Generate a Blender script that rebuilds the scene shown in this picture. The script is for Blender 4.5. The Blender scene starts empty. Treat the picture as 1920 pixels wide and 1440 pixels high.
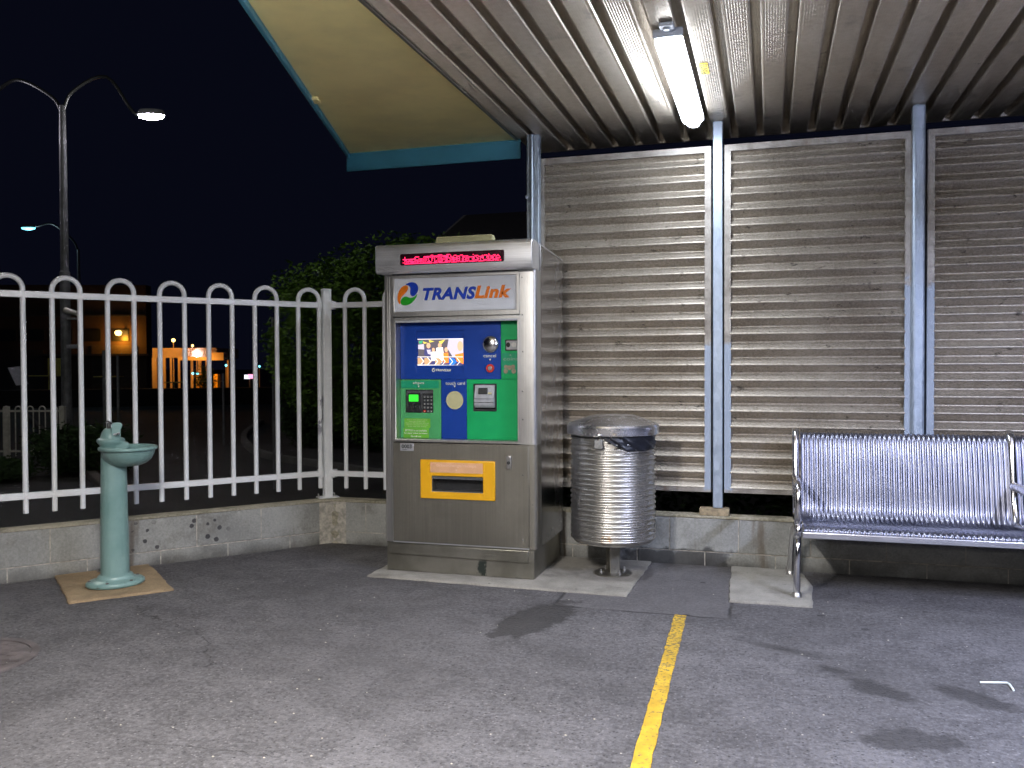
import bpy, bmesh, math, random
import numpy as np
from math import sin, cos, pi, radians, sqrt
from mathutils import Vector, Matrix
random.seed(7); RNG = np.random.default_rng(11)
SC = bpy.context.scene; COL = SC.collection

# ---------------------------------------------------------------- camera
YAW, PITCH, ROLL, CAMH, FPX = radians(16.67), radians(1.15), radians(0.25), 1.38, 1610.0
fw = Vector((-sin(YAW)*cos(PITCH), cos(YAW)*cos(PITCH), -sin(PITCH)))
r0 = Vector((cos(YAW), sin(YAW), 0)); u0 = r0.cross(fw)
rr = r0*cos(ROLL) - u0*sin(ROLL); uu = u0*cos(ROLL) + r0*sin(ROLL)
cd = bpy.data.cameras.new('camera'); cam = bpy.data.objects.new('camera', cd); COL.objects.link(cam)
cam.matrix_world = Matrix(((rr.x, uu.x, -fw.x, 0), (rr.y, uu.y, -fw.y, 0), (rr.z, uu.z, -fw.z, CAMH), (0, 0, 0, 1)))
cd.sensor_width = 36; cd.lens = FPX/1920*36; cd.clip_end = 2000; cd.clip_start = 0.05
SC.camera = cam

# ---------------------------------------------------------------- world: moonless night sky
W = bpy.data.worlds.new('World'); SC.world = W; W.use_nodes = True
bg = W.node_tree.nodes['Background']
bg.inputs[0].default_value = (0.27, 0.33, 0.85, 1); bg.inputs[1].default_value = 0.0039
SC.view_settings.view_transform = 'Standard'; SC.view_settings.look = 'None'
SC.view_settings.exposure = 0.98; SC.view_settings.gamma = 1.0
SC.cycles.denoising_input_passes = 'RGB_ALBEDO'; SC.cycles.max_bounces = 8; SC.cycles.sample_clamp_indirect = 2.0
SC.cycles.adaptive_threshold = 0.006; SC.cycles.caustics_reflective = False; SC.cycles.caustics_refractive = False
P_BAT = 13.5                                    # watts of the lit batten in view
P_COOL, P_WARM, P_MID = 100.0, 92.0, 18.0         # watts of the added fill tubes
COOL, WARM, MID = (.62, .70, 1.0), (1.0, .97, .945), (.80, .85, 1.0)

# ---------------------------------------------------------------- node helpers
class S:
    """a shader socket with arithmetic"""
    def __init__(s, nt, sock): s.nt, s.k = nt, sock
    def m(s, op, *a, clamp=False):
        n = s.nt.nodes.new('ShaderNodeMath'); n.operation = op; n.use_clamp = clamp
        for i, v in enumerate((s,)+a):
            if isinstance(v, S): s.nt.links.new(v.k, n.inputs[i])
            else: n.inputs[i].default_value = v
        return S(s.nt, n.outputs[0])
    def __add__(s, o): return s.m('ADD', o)
    def __sub__(s, o): return s.m('SUBTRACT', o)
    def __mul__(s, o): return s.m('MULTIPLY', o)
    __radd__ = __add__; __rmul__ = __mul__
    def __truediv__(s, o): return s.m('DIVIDE', o)
    def rsub(s, o): return (s*-1.0)+o
    def abs(s): return s.m('ABSOLUTE')
    def clamp(s): return s.m('ADD', 0.0, clamp=True)
    def step(s, a, b):                       # smooth 0..1 between a and b
        n = s.nt.nodes.new('ShaderNodeMapRange'); n.interpolation_type = 'SMOOTHSTEP'
        s.nt.links.new(s.k, n.inputs[0]); n.inputs[1].default_value = a; n.inputs[2].default_value = b
        if a > b:
            n.inputs[1].default_value = b; n.inputs[2].default_value = a
            n.inputs[3].default_value = 1; n.inputs[4].default_value = 0
        return S(s.nt, n.outputs[0])

class G:
    """one material under construction"""
    def __init__(g, name, color=(.5, .5, .5), rough=.5, metal=0., spec=.5):
        g.m = bpy.data.materials.new(name); g.m.use_nodes = True; g.nt = g.m.node_tree
        g.b = g.nt.nodes['Principled BSDF']
        g.b.inputs['Base Color'].default_value = (*color, 1); g.b.inputs['Roughness'].default_value = rough
        g.b.inputs['Metallic'].default_value = metal; g.b.inputs['Specular IOR Level'].default_value = spec
        g.color = color
        geo = g.nt.nodes.new('ShaderNodeNewGeometry'); g.pos = geo.outputs['Position']
        sp = g.nt.nodes.new('ShaderNodeSeparateXYZ'); g.nt.links.new(g.pos, sp.inputs[0])
        g.x, g.y, g.z = (S(g.nt, sp.outputs[i]) for i in range(3))
    def vec(g, sx=1, sy=1, sz=1):
        n = g.nt.nodes.new('ShaderNodeMapping'); g.nt.links.new(g.pos, n.inputs[0]); n.inputs['Scale'].default_value = (sx, sy, sz)
        return n.outputs[0]
    def noise(g, scale, detail=3, rough=.55, v=None, dist=0.):
        n = g.nt.nodes.new('ShaderNodeTexNoise'); n.inputs['Scale'].default_value = scale
        n.inputs['Detail'].default_value = detail; n.inputs['Roughness'].default_value = rough; n.inputs['Distortion'].default_value = dist
        g.nt.links.new(v or g.pos, n.inputs['Vector']); return S(g.nt, n.outputs[0])
    def voro(g, scale, v=None, out='Distance', rnd=1.):
        n = g.nt.nodes.new('ShaderNodeTexVoronoi'); n.inputs['Scale'].default_value = scale; n.inputs['Randomness'].default_value = rnd
        g.nt.links.new(v or g.pos, n.inputs['Vector'])
        if out == 'Color':
            s = g.nt.nodes.new('ShaderNodeSeparateColor'); g.nt.links.new(n.outputs['Color'], s.inputs[0]); return S(g.nt, s.outputs[0])
        return S(g.nt, n.outputs[out])
    def mix(g, a, b, f):
        n = g.nt.nodes.new('ShaderNodeMix'); n.data_type = 'RGBA'
        for i, v in ((6, a), (7, b)):
            if isinstance(v, tuple): n.inputs[i].default_value = (*v, 1)
            else: g.nt.links.new(v, n.inputs[i])
        if isinstance(f, S): g.nt.links.new(f.k, n.inputs[0])
        else: n.inputs[0].default_value = f
        return n.outputs[2]
    def set(g, **kw):
        for k, v in kw.items():
            i = {'color': 'Base Color', 'rough': 'Roughness', 'metal': 'Metallic'}[k]
            g.nt.links.new(v.k if isinstance(v, S) else v, g.b.inputs[i])
        return g
    def bump(g, h, strength=.3, dist=.01):
        n = g.nt.nodes.new('ShaderNodeBump'); n.inputs['Strength'].default_value = strength; n.inputs['Distance'].default_value = dist
        g.nt.links.new(h.k, n.inputs['Height']); g.nt.links.new(n.outputs[0], g.b.inputs['Normal']); return g
    def blob(g, cx, cy, rx, ry, rot=0, wob=.35, soft=.25, nz=None):
        c, s = cos(radians(rot)), sin(radians(rot))
        dx, dy = g.x-cx, g.y-cy
        a = (dx*c+dy*s)/rx; b = (dy*c-dx*s)/ry
        d = (a*a+b*b).m('SQRT') + ((nz or g.noise(9, 4))-.5)*wob*2
        return d.step(1+soft*.5, 1-soft)
    def seg(g, x0, y0, x1, y1, w, nz, wob=.12):
        L = math.hypot(x1-x0, y1-y0); ux, uy = (x1-x0)/L, (y1-y0)/L
        t = (g.x-x0)*ux+(g.y-y0)*uy; n = ((g.y-y0)*ux-(g.x-x0)*uy+(nz-.5)*wob*2).abs()
        return n.step(w, w*.3)*t.step(-.02, .05)*t.step(L+.02, L-.05)

def simple(name, color, rough=.5, metal=0., var=.15, scale=12, bump=0., bscale=200, spec=.5, dirt=0.):
    g = G(name, color, rough, metal, spec)
    n = g.noise(scale, 4); dk = tuple(c*(1-var) for c in color); lt = tuple(min(1, c*(1+var)) for c in color)
    c = g.mix(dk, lt, n.step(.3, .7))
    if dirt: c = g.mix(c, (.05, .042, .035), g.noise(5, 6, .7).step(.55, .8)*dirt)
    g.set(color=c, rough=g.noise(scale*2.3, 3)*.3+(rough-.15))
    if bump: g.bump(g.noise(bscale, 2), bump, .002)
    return g.m

def emis(name, color, strength, sampled=False):
    g = G(name, (0.02, 0.02, 0.02), .4)
    g.b.inputs['Emission Color'].default_value = (*color, 1); g.b.inputs['Emission Strength'].default_value = strength
    if not sampled: g.m.cycles.emission_sampling = 'NONE'
    return g.m

# ---------------------------------------------------------------- mesh helpers
ORG = {}
class MB:
    def __init__(s): s.v = []; s.f = []
    def add(s, vs, fs):
        o = len(s.v); s.v += [tuple(p) for p in vs]; s.f += [tuple(i+o for i in f) for f in fs]; return s
    def hexa(s, p):  # 8 points: bottom 4 ccw, top 4 ccw
        return s.add(p, [(3, 2, 1, 0), (4, 5, 6, 7), (0, 1, 5, 4), (1, 2, 6, 5), (2, 3, 7, 6), (3, 0, 4, 7)])
    def box(s, x0, x1, y0, y1, z0, z1):
        return s.hexa([(x0, y0, z0), (x1, y0, z0), (x1, y1, z0), (x0, y1, z0), (x0, y0, z1), (x1, y0, z1), (x1, y1, z1), (x0, y1, z1)])
    def obox(s, c, d, L, w, z0, z1):   # box centred at c, length L along unit d, width w
        d = Vector((d[0], d[1])); d.normalize(); n = Vector((-d.y, d.x)); c = Vector((c[0], c[1]))
        q = [c-d*L/2-n*w/2, c+d*L/2-n*w/2, c+d*L/2+n*w/2, c-d*L/2+n*w/2]
        return s.hexa([(p.x, p.y, z0) for p in q]+[(p.x, p.y, z1) for p in q])
    def plate(s, x0, x1, z0, z1, hx0, hx1, hz0, hz1, y0, y1):   # plate in XZ with a rectangular hole
        q = [(x0, z0), (x1, z0), (x1, z1), (x0, z1), (hx0, hz0), (hx1, hz0), (hx1, hz1), (hx0, hz1)]
        vs = [(a, y0, b) for a, b in q]+[(a, y1, b) for a, b in q]; fs = []
        for k in range(4):
            n = (k+1) % 4
            fs += [(k, n, n+4, k+4), (k+8, k+12, n+12, n+8), (k, k+8, n+8, n), (k+4, n+4, n+12, k+12)]
        return s.add(vs, fs)
    def prism(s, poly, fn, d0, d1):   # poly 2d, fn(a,b,d)->xyz
        n = len(poly); vs = [fn(a, b, d0) for a, b in poly]+[fn(a, b, d1) for a, b in poly]
        fs = [tuple(range(n))[::-1], tuple(range(n, 2*n))]+[(i, (i+1) % n, (i+1) % n+n, i+n) for i in range(n)]
        return s.add(vs, fs)
    def xz(s, poly, y0, y1): return s.prism(poly, lambda a, b, d: (a, d, b), y0, y1)
    def yz(s, poly, x0, x1): return s.prism(poly, lambda a, b, d: (d, a, b), x0, x1)
    def xy(s, poly, z0, z1): return s.prism(poly, lambda a, b, d: (a, b, d), z0, z1)
    def lathe(s, prof, c=(0, 0), n=32, ex=(1, 0), kx=1., ky=1., caps=True):
        e = Vector(ex).normalized(); f = Vector((-e.y, e.x)); o = len(s.v)
        for r, z in prof:
            for i in range(n):
                a = 2*pi*i/n; p = e*(r*cos(a)*kx)+f*(r*sin(a)*ky); s.v.append((c[0]+p.x, c[1]+p.y, z))
        for j in range(len(prof)-1):
            for i in range(n):
                a, b = o+j*n+i, o+j*n+(i+1) % n; s.f.append((a, b, b+n, a+n))
        if caps:
            s.f.append(tuple(o+i for i in range(n))[::-1]); k = o+(len(prof)-1)*n; s.f.append(tuple(k+i for i in range(n)))
        return s
    def tube(s, pts, r, n=12, rs=None):
        P = [Vector(p) for p in pts]; o = len(s.v); prev = None
        for i, p in enumerate(P):
            t = (P[min(i+1, len(P)-1)]-P[max(i-1, 0)]).normalized()
            if prev is None: u = t.orthogonal().normalized()
            else: u = (prev-t*prev.dot(t)).normalized()
            prev = u; w = t.cross(u); R = rs[i] if rs else r
            for k in range(n):
                a = 2*pi*k/n; s.v.append(tuple(p+(u*cos(a)+w*sin(a))*R))
        for j in range(len(P)-1):
            for k in range(n):
                a, b = o+j*n+k, o+j*n+(k+1) % n; s.f.append((a, b, b+n, a+n))
        s.f.append(tuple(o+i for i in range(n))[::-1]); k = o+(len(P)-1)*n; s.f.append(tuple(k+i for i in range(n)))
        return s
    def grid(s, rows):   # rows of points
        o = len(s.v); m = len(rows[0])
        for r in rows: s.v += [tuple(p) for p in r]
        for j in range(len(rows)-1):
            for i in range(m-1):
                a = o+j*m+i; s.f.append((a, a+1, a+1+m, a+m))
        return s
    def build(s, name, mat, parent=None, bev=0., seg=2, smooth=True, ang=35, origin=None):
        me = bpy.data.meshes.new(name)
        if parent is not None: org = ORG[parent]
        elif origin is not None: org = Vector(origin)
        else:
            a = np.array(s.v); org = Vector(((a[:, 0].min()+a[:, 0].max())/2, (a[:, 1].min()+a[:, 1].max())/2, a[:, 2].min()))
        me.from_pydata([(p[0]-org.x, p[1]-org.y, p[2]-org.z) for p in s.v], [], s.f)
        bm = bmesh.new(); bm.from_mesh(me); bmesh.ops.recalc_face_normals(bm, faces=bm.faces); bm.to_mesh(me); bm.free()
        if smooth: me.shade_smooth(); me.set_sharp_from_angle(angle=radians(ang))
        o = bpy.data.objects.new(name, me); COL.objects.link(o)
        if parent is not None: o.parent = parent
        else: o.location = org
        ORG[o] = org
        for m in (mat if isinstance(mat, (list, tuple)) else [mat]): me.materials.append(m)
        if bev:
            b = o.modifiers.new('bevel', 'BEVEL'); b.width = bev; b.segments = seg; b.limit_method = 'ANGLE'; b.angle_limit = radians(50)
        return o

def tag(o, label=None, cat=None, group=None, kind=None):
    for k, v in (('label', label), ('category', cat), ('group', group), ('kind', kind)):
        if v: o[k] = v
    return o
def thing(name, loc, label, cat, group=None, kind=None):
    o = bpy.data.objects.new(name, None); COL.objects.link(o); o.location = loc; o.empty_display_size = .1
    ORG[o] = Vector(loc); return tag(o, label, cat, group, kind)
def copy_thing(o, loc, label, parent=None):
    c = o.copy(); COL.objects.link(c); c.parent = parent
    if parent is None: c.location = loc; c['label'] = label
    for ch in [k for k in COL.objects if k.parent == o]: copy_thing(ch, None, None, c)
    return c

_fc = {}
def text_shape(s, off=0., shear=0., space=1.):
    """a text as flat mesh data (verts, faces) in its own units"""
    k = (s, off, shear, space)
    if k not in _fc:
        cu = bpy.data.curves.new('t', 'FONT'); cu.body = s; cu.offset = off; cu.shear = shear; cu.space_character = space
        cu.resolution_u = 3; o = bpy.data.objects.new('t', cu); COL.objects.link(o)
        bpy.context.view_layer.update()
        me = bpy.data.meshes.new_from_object(o.evaluated_get(bpy.context.evaluated_depsgraph_get()))
        _fc[k] = ([tuple(v.co) for v in me.vertices], [tuple(p.vertices) for p in me.polygons])
        bpy.data.objects.remove(o); bpy.data.curves.remove(cu); bpy.data.meshes.remove(me)
    return _fc[k]
def text_xz(mb, s, x0, x1, z0, z1, y, off=0., shear=0., keep=False, bounds=None, space=1.):
    """fit the text into the rectangle x0..x1, z0..z1 of the plane y, facing -Y"""
    v, f = text_shape(s, off, shear, space); a = np.array(v); mn, mx = a.min(0), a.max(0)
    sx = (x1-x0)/(mx[0]-mn[0]); sz = (z1-z0)/(mx[1]-mn[1])
    if keep: sz = sx = min(sx, sz)
    w = (mx[0]-mn[0])*sx; xo = (x0+x1-w)/2
    mb.add([(xo+(p[0]-mn[0])*sx, y, z0+(p[1]-mn[1])*sz) for p in v], f)

def rrect(x0, x1, z0, z1, r, n=4):
    p = []
    for cx, cz, a in ((x1-r, z1-r, 0), (x0+r, z1-r, 90), (x0+r, z0+r, 180), (x1-r, z0+r, 270)):
        for i in range(n+1):
            t = radians(a+90*i/n); p.append((cx+r*cos(t), cz+r*sin(t)))
    return p
def disc(cx, cz, r, n=24, kz=1.): return [(cx+r*cos(2*pi*i/n), cz+kz*r*sin(2*pi*i/n)) for i in range(n)]
def arc(cy, cz, r, a0, a1, n=6): return [(cy+r*cos(radians(a0+(a1-a0)*i/n)), cz+r*sin(radians(a0+(a1-a0)*i/n))) for i in range(n+1)]
def smoothpath(pts, n=5):
    """Catmull-Rom through the points"""
    P = [Vector(p) for p in pts]; P = [P[0]*2-P[1]]+P+[P[-1]*2-P[-2]]; out = []
    for i in range(1, len(P)-2):
        for k in range(n):
            t = k/n; a, b, c, d = P[i-1:i+3]
            out.append(.5*((2*b)+(c-a)*t+(2*a-5*b+4*c-d)*t*t+(3*b-a-3*c+d)*t**3))
    out.append(P[-2]); return out

# ---------------------------------------------------------------- materials
M = {}
def asphalt():
    g = G('asphalt', rough=.82)
    big, mid, fine = g.noise(.9, 4), g.noise(6, 5, .6), g.noise(42, 5, .8)
    agg = g.voro(75); agc = g.voro(75, out='Color')
    c = g.mix((.060, .057, .059), (.180, .172, .178), (big*.22+mid*.22+fine*.56).step(.38, .62))
    c = g.mix(c, (.27, .26, .26), agc.step(.80, .97)*agg.step(.45, .15)*.8)
    c = g.mix(c, (.018, .017, .018), agc.step(.22, .05)*agg.step(.5, .2)*.8)
    c = g.mix(c, (.05, .047, .048), g.noise(.7, 4, .6).step(.42, .66)*.38)
    spk = g.voro(16, out='Color'); spd = g.voro(16)
    c = g.mix(c, (.55, .52, .45), spk.step(.86, .9)*spd.step(.075, .05))
    w2 = g.noise(8, 8, .75)
    # the smoother relaid strip in front of the bin, its edge, and wear
    nz = g.noise(5, 5, .6)
    ex = ((g.x+.70).abs()-.49+(nz-.5)*.06); ey = ((g.y-5.45).abs()-.655+(nz-.5)*.05)
    inr = ex.step(.012, -.012)*ey.step(.012, -.012)
    c = g.mix(c, (.175, .165, .168), inr*.4)
    edge = ex.m('MAXIMUM', ey).abs().step(.016, .003)*g.noise(3, 3).step(.35, .5)
    c = g.mix(c, (.02, .019, .019), edge*.75)
    # spills and damp spots of fixed shape
    st = g.blob(-1.225, 4.52, .40, .15, 75, .95, .10, w2)
    for b in ((.50, 3.42, .20, .11, 10, 1.1, .3), (.44, 3.92, .17, .08, -35, 1.2, .4), (.82, 3.93, .19, .08, -35, 1.1, .4), (.08, 4.35, .20, .05, -20, .6, .9), (.28, 4.12, .12, .04, -30, .6, .9)):
        st = st.m('MAXIMUM', g.blob(*b, w2))
    dots = g.voro(3.1, out='Color').step(.45, .5)*g.voro(3.1).m('ADD', g.noise(30, 2)*.04).step(.105, .075)*g.x.step(-.95, -.6)*g.y.step(3.3, 3.7)
    c = g.mix(c, (.022, .020, .020), st*.72); c = g.mix(c, (.022, .020, .020), dots*.7)
    gm = g.voro(2.3, out='Color').step(.30, .24)*g.voro(2.3).m('ADD', (g.noise(40, 2)-.5)*.03).step(.062, .045)
    c = g.mix(c, (.035, .033, .032), gm*.7)
    cr = g.seg(-3.45, 4.05, -2.75, 3.75, .006, nz).m('MAXIMUM', g.seg(-2.80, 3.78, -2.45, 3.35, .005, nz))
    cr = cr.m('MAXIMUM', g.seg(-2.30, 2.62, -1.65, 2.66, .005, nz, .06)*.5).m('MAXIMUM', g.seg(-3.6, 4.15, -3.35, 4.0, .006, nz))
    c = g.mix(c, (.03, .028, .028), cr*.85*g.noise(14, 3).step(.35, .55))
    # dirt at the foot of the walls
    c = g.mix(c, (.055, .045, .036), g.y.step(5.75, 6.02)*g.noise(7, 4).step(.3, .6)*.6)
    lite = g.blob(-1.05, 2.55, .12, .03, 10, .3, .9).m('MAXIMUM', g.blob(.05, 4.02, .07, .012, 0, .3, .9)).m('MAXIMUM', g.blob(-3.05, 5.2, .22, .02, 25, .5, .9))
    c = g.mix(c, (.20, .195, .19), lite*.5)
    g.set(color=c, rough=(st*-.12)+.84+g.noise(40, 2)*.08)
    g.bump(fine*1.0+agg*-.7+mid*.5-cr*1.0-inr*.3-edge*.8, 1.0, .010); return g.m
M['asphalt'] = asphalt()

def concrete(name, col, stain=(.10, .09, .075), amt=.6):
    g = G(name, col, .85); n = g.noise(5, 6, .6); f = g.noise(90, 3, .7)
    c = g.mix(tuple(k*.72 for k in col), tuple(k*1.12 for k in col), (n*.6+f*.4).step(.35, .65))
    c = g.mix(c, stain, g.noise(3.2, 5, .7).step(.5, .72)*amt)
    c = g.mix(c, (.035, .032, .03), g.voro(9).m('ADD', g.noise(40, 3)*.08).step(.15, .1)*g.voro(9, out='Color').step(.6, .7)*.6)
    g.set(color=c); g.bump(f+n*.5, .5, .004); return g.m
M['concrete'] = concrete('concrete', (.34, .32, .28), (.13, .12, .10))
M['ochre'] = concrete('ochre_concrete', (.36, .26, .15), (.20, .13, .06), .5)

def blocks():
    g = G('concrete_block', rough=.9); n = g.noise(2.3, 5, .6); f = g.noise(70, 4, .75)
    c = g.mix((.25, .25, .235), (.41, .41, .38), (n*.55+f*.45).step(.36, .64))
    c = g.mix(c, (.10, .085, .06), g.noise(3.1, 6, .7).step(.52, .75)*.6)
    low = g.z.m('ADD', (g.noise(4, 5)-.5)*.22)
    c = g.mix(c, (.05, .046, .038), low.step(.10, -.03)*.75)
    # run-down streaks, the soaked foot behind the bin
    run = g.noise(7, 4, .6, g.vec(1, 1, .12)); c = g.mix(c, (.12, .075, .035), run.step(.60, .72)*.6)
    c = g.mix(c, (.42, .41, .37), g.noise(11, 3, .6, g.vec(1, 1, .25)).step(.68, .76)*.45)
    wet = (g.x+.62).abs().m('ADD', (g.noise(8, 4)-.5)*.6).step(.42, .30)*g.z.m('ADD', (g.noise(9, 4)-.5)*.16).step(.115, .08)*g.y.step(5.9, 6.0)
    c = g.mix(c, (.03, .028, .027), wet*.8)
    # dark splashes right of the drinking fountain
    cl = g.voro(19, g.vec(1, 1, 1)); cm = g.voro(19, out='Color').step(.62, .66)
    bx = (g.x+4.02).abs().step(.26, .16)*(g.z-.19).abs().step(.15, .1)
    c = g.mix(c, (.035, .033, .04), cl.m('ADD', (g.noise(60, 2)-.5)*.16).step(.36, .30)*cm*bx*.85)
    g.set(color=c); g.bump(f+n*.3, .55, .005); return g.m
M['block'] = blocks()
M['mortar'] = simple('mortar', (.44, .41, .35), .9, 0, .3, 30, .5, 150)
def capm():
    g = G('wall_cap', rough=.9); n = g.noise(4, 6, .65); f = g.noise(60, 3, .7)
    c = g.mix((.20, .18, .12), (.46, .42, .32), (n*.6+f*.4).step(.35, .62)); c = g.mix(c, (.07, .065, .05), g.noise(2.7, 6, .7).step(.55, .7)*.7)
    g.set(color=c); g.bump(f+n, .6, .006); return g.m
M['cap'] = capm()

def stainless(name, col=(.60, .585, .56), rough=.3, axis='v', amt=.10, blot=.12):
    g = G(name, col, rough, 1.)
    v = g.vec(160, 160, 1.5) if axis == 'v' else g.vec(2, 160, 160)
    br = g.noise(1, 3, .6, v); sm = g.noise(3.5, 5, .65)
    c = g.mix(tuple(k*.93 for k in col), tuple(min(1, k*1.05) for k in col), br.step(.3, .7))
    c = g.mix(c, tuple(k*.62 for k in col), sm.step(.5, .75)*blot*2.5)
    g.set(color=c, rough=br*amt+(rough-amt*.5)+sm.step(.4, .7)*.10); g.bump(br, .06, .001); return g.m
M['steel'] = stainless('brushed_stainless', (.56, .55, .53), .36)
M['steel_dark'] = stainless('shade_toned_stainless', (.29, .275, .235), .42, 'v', .08, .12)  # darker olive copy: dark ground mirrored in the lower front, put into the colour
M['steel_h'] = stainless('brushed_stainless_horizontal', (.80, .81, .84), .40, 'h', .08, .08)
M['steel_side'] = stainless('smooth_stainless', (.44, .44, .46), .22, 'v', .0, .05)
M['steel_side'].node_tree.nodes['Bump'].inputs['Strength'].default_value = 0.0
M['polished'] = stainless('polished_tube', (.74, .74, .76), .14, 'v', .04, .05)
def galv():
    g = G('galvanised_steel', rough=.5, metal=.55); v = g.voro(38, g.vec(1, 1, .55), 'Color'); n = g.noise(4, 5, .6)
    c = g.mix((.33, .40, .50), (.50, .57, .67), v*.55+n.step(.3, .7)*.45)
    c = g.mix(c, (.20, .22, .25), g.noise(14, 5, .7, g.vec(1, 1, .2)).step(.60, .76)*.5)
    g.set(color=c, rough=v*.18+.38); g.bump(v, .05, .001); return g.m
M['galv'] = galv()
def framem():
    g = G('panel_frame_steel', rough=.5, metal=.45); n = g.noise(6, 6, .65); s = g.noise(5, 5, .6, g.vec(1.5, 1.5, .15))
    c = g.mix((.24, .215, .19), (.44, .415, .38), n.step(.3, .7)); c = g.mix(c, (.22, .11, .045), s.step(.60, .75)*.65)
    # touch-up paint brushed over the lower uprights beside the posts
    e = (g.x+.34).abs().step(.105, .085)*g.z.m('ADD', (g.noise(14, 3)-.5)*.25).step(1.56, 1.50)
    e2 = (g.x-.935).abs().step(.125, .10)*g.z.m('ADD', (g.noise(14, 3)-.5)*.35).step(1.95, 1.87)
    p = e.m('MAXIMUM', e2)*g.z.m('ADD', (g.noise(30, 3)-.5)*.06).step(.505, .53)
    c = g.mix(c, (.38, .45, .56), p*.9)
    g.set(color=c, metal=(p*-.35)+.45); g.bump(n, .2, .002); return g.m
M['frame'] = framem()
def sheetm():
    g = G('perforated_corrugated_steel', rough=.42, metal=.62); n = g.noise(1.6, 5, .6); f = g.noise(70, 4, .8)
    c = g.mix((.25, .215, .17), (.49, .445, .38), (n*.4+f*.6).step(.34, .66))
    ph = g.nt.nodes.new('ShaderNodeTexVoronoi'); ph.inputs['Scale'].default_value = 95; ph.inputs['Randomness'].default_value = 0
    g.nt.links.new(g.vec(1, .01, 1), ph.inputs['Vector']); hole = S(g.nt, ph.outputs['Distance']).step(.32, .22)
    
    c = g.mix(c, (.045, .038, .032), g.noise(16, 6, .8, g.vec(.6, 1, 1)).step(.60, .66)*.8)
    g.set(color=c, rough=f*.16+.33+n*.06); g.bump(f, .25, .002); return g.m
M['sheet'] = sheetm()
def ceilm():
    g = G('ribbed_ceiling_aluminium', rough=.42, metal=.65); n = g.noise(1.3, 5, .6, g.vec(2.5, .8, 1)); f = g.noise(30, 4, .7)
    c = g.mix((.58, .50, .40), (.76, .69, .59), (n*.6+f*.4).step(.33, .67))
    d = g.noise(9, 5, .7, g.vec(1, .8, 1)).step(.66, .70)*(g.x-.62).abs().step(.9, .3)*(g.y-5.3).abs().step(.55, .2)
    c = g.mix(c, (.03, .025, .02), d*.85)
    c = g.mix(c, (.30, .27, .22), g.noise(5, 5, .7).step(.55, .72)*.5)
    g.set(color=c, rough=n*.14+.28); g.bump(f, .08, .002); return g.m
M['ceil'] = ceilm()
def paint(name, col, rough=.4, var=.08, dirt=.25, sc=4):
    g = G(name, col, rough); n = g.noise(sc, 5, .6)
    c = g.mix(tuple(k*(1-var) for k in col), tuple(min(1, k*(1+var)) for k in col), n.step(.3, .7))
    c = g.mix(c, tuple(k*.45 for k in col), g.noise(sc*2.7, 6, .75).step(.58, .78)*dirt)
    g.set(color=c, rough=n*.12+rough-.05); g.bump(g.noise(150, 2), .06, .001); return g.m
M['cream'] = paint('cream_soffit_paint', (.88, .76, .34), .55, .07, .18, 3)
M['blue_trim'] = paint('blue_fascia_paint', (.055, .24, .34), .42, .08, .2)
def whitem():
    g = G('white_fence_paint', rough=.28); n = g.noise(6, 5, .6)
    c = g.mix((.80, .82, .83), (.90, .91, .92), n.step(.3, .7))
    ch = g.noise(26, 5, .7, g.vec(1, 1, .5)).step(.70, .72)*.8
    bx = (g.x+3.43).abs().step(.05, .035)*(g.z-1.02).abs().step(.22, .12)*g.noise(22, 4, .6, g.vec(1, 1, .5)).step(.5, .54)
    c = g.mix(c, (.22, .22, .27), ch.m('MAXIMUM', bx)*.85)
    g.set(color=c); g.bump(g.noise(60, 2), .08, .001); return g.m
M['white'] = whitem()
def fount():
    g = G('mint_enamel', rough=.33); n = g.noise(5, 5, .6)
    c = g.mix((.165, .29, .27), (.23, .36, .34), n.step(.3, .7))
    c = g.mix(c, (.36, .46, .44), g.noise(18, 4).step(.6, .8)*.25)
    ch = g.noise(26, 4, .6).step(.64, .67)*g.z.step(.09, .05)
    c = g.mix(c, (.05, .05, .045), ch.m('MAXIMUM', g.noise(17, 5, .7).step(.69, .705))*.8)
    g.set(color=c, rough=n*.15+.27); g.bump(g.noise(25, 3), .10, .003); return g.m
M['mint'] = fount()
M['blue'] = paint('blue_machine_panel', (.010, .055, .33), .30, .05, .1, 8)
M['green'] = paint('green_machine_panel', (.010, .42, .125), .30, .05, .1, 8)
M['green_mid'] = paint('green_surround', (.08, .40, .14), .32, .08, .12, 8)
M['teal'] = paint('teal_label_strip', (.012, .33, .16), .35, .05, .1, 8)
M['lime'] = paint('lime_sticker', (.16, .50, .045), .4, .08, .15, 20)
M['yellow'] = paint('amber_hatch_paint', (.82, .42, .012), .35, .04, .12, 10)
M['peach'] = paint('faded_peach_label', (.75, .42, .22), .5, .06, .15, 20)
M['disc'] = paint('cream_reader_disc', (.56, .53, .29), .35, .03, .06, 20)
M['signwhite'] = paint('sign_white', (.66, .68, .72), .3, .05, .12, 5)
M['logoblue'] = simple('logo_blue', (.006, .045, .43), .35, 0, .03)
M['logoorange'] = simple('logo_orange', (.80, .19, .008), .35, 0, .03)
M['logogreen'] = simple('logo_green', (.012, .33, .015), .35, 0, .03)
M['ink'] = simple('pale_lettering', (.78, .80, .70), .45, 0, .03)
M['inkdim'] = simple('faint_lettering', (.62, .75, .42), .45, 0, .03)
M['inkfaint'] = simple('worn_lettering', (.84, .56, .38), .45, 0, .03)
M['dark'] = simple('dark_plastic', (.022, .023, .025), .38, 0, .2, 30)
M['grey'] = simple('grey_plastic', (.10, .105, .11), .4, 0, .15, 30)
M['lgrey'] = simple('light_grey_plastic', (.42, .43, .45), .35, 0, .1, 30)
M['black'] = simple('black_void', (.008, .008, .008), .6, 0, .1)
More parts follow.
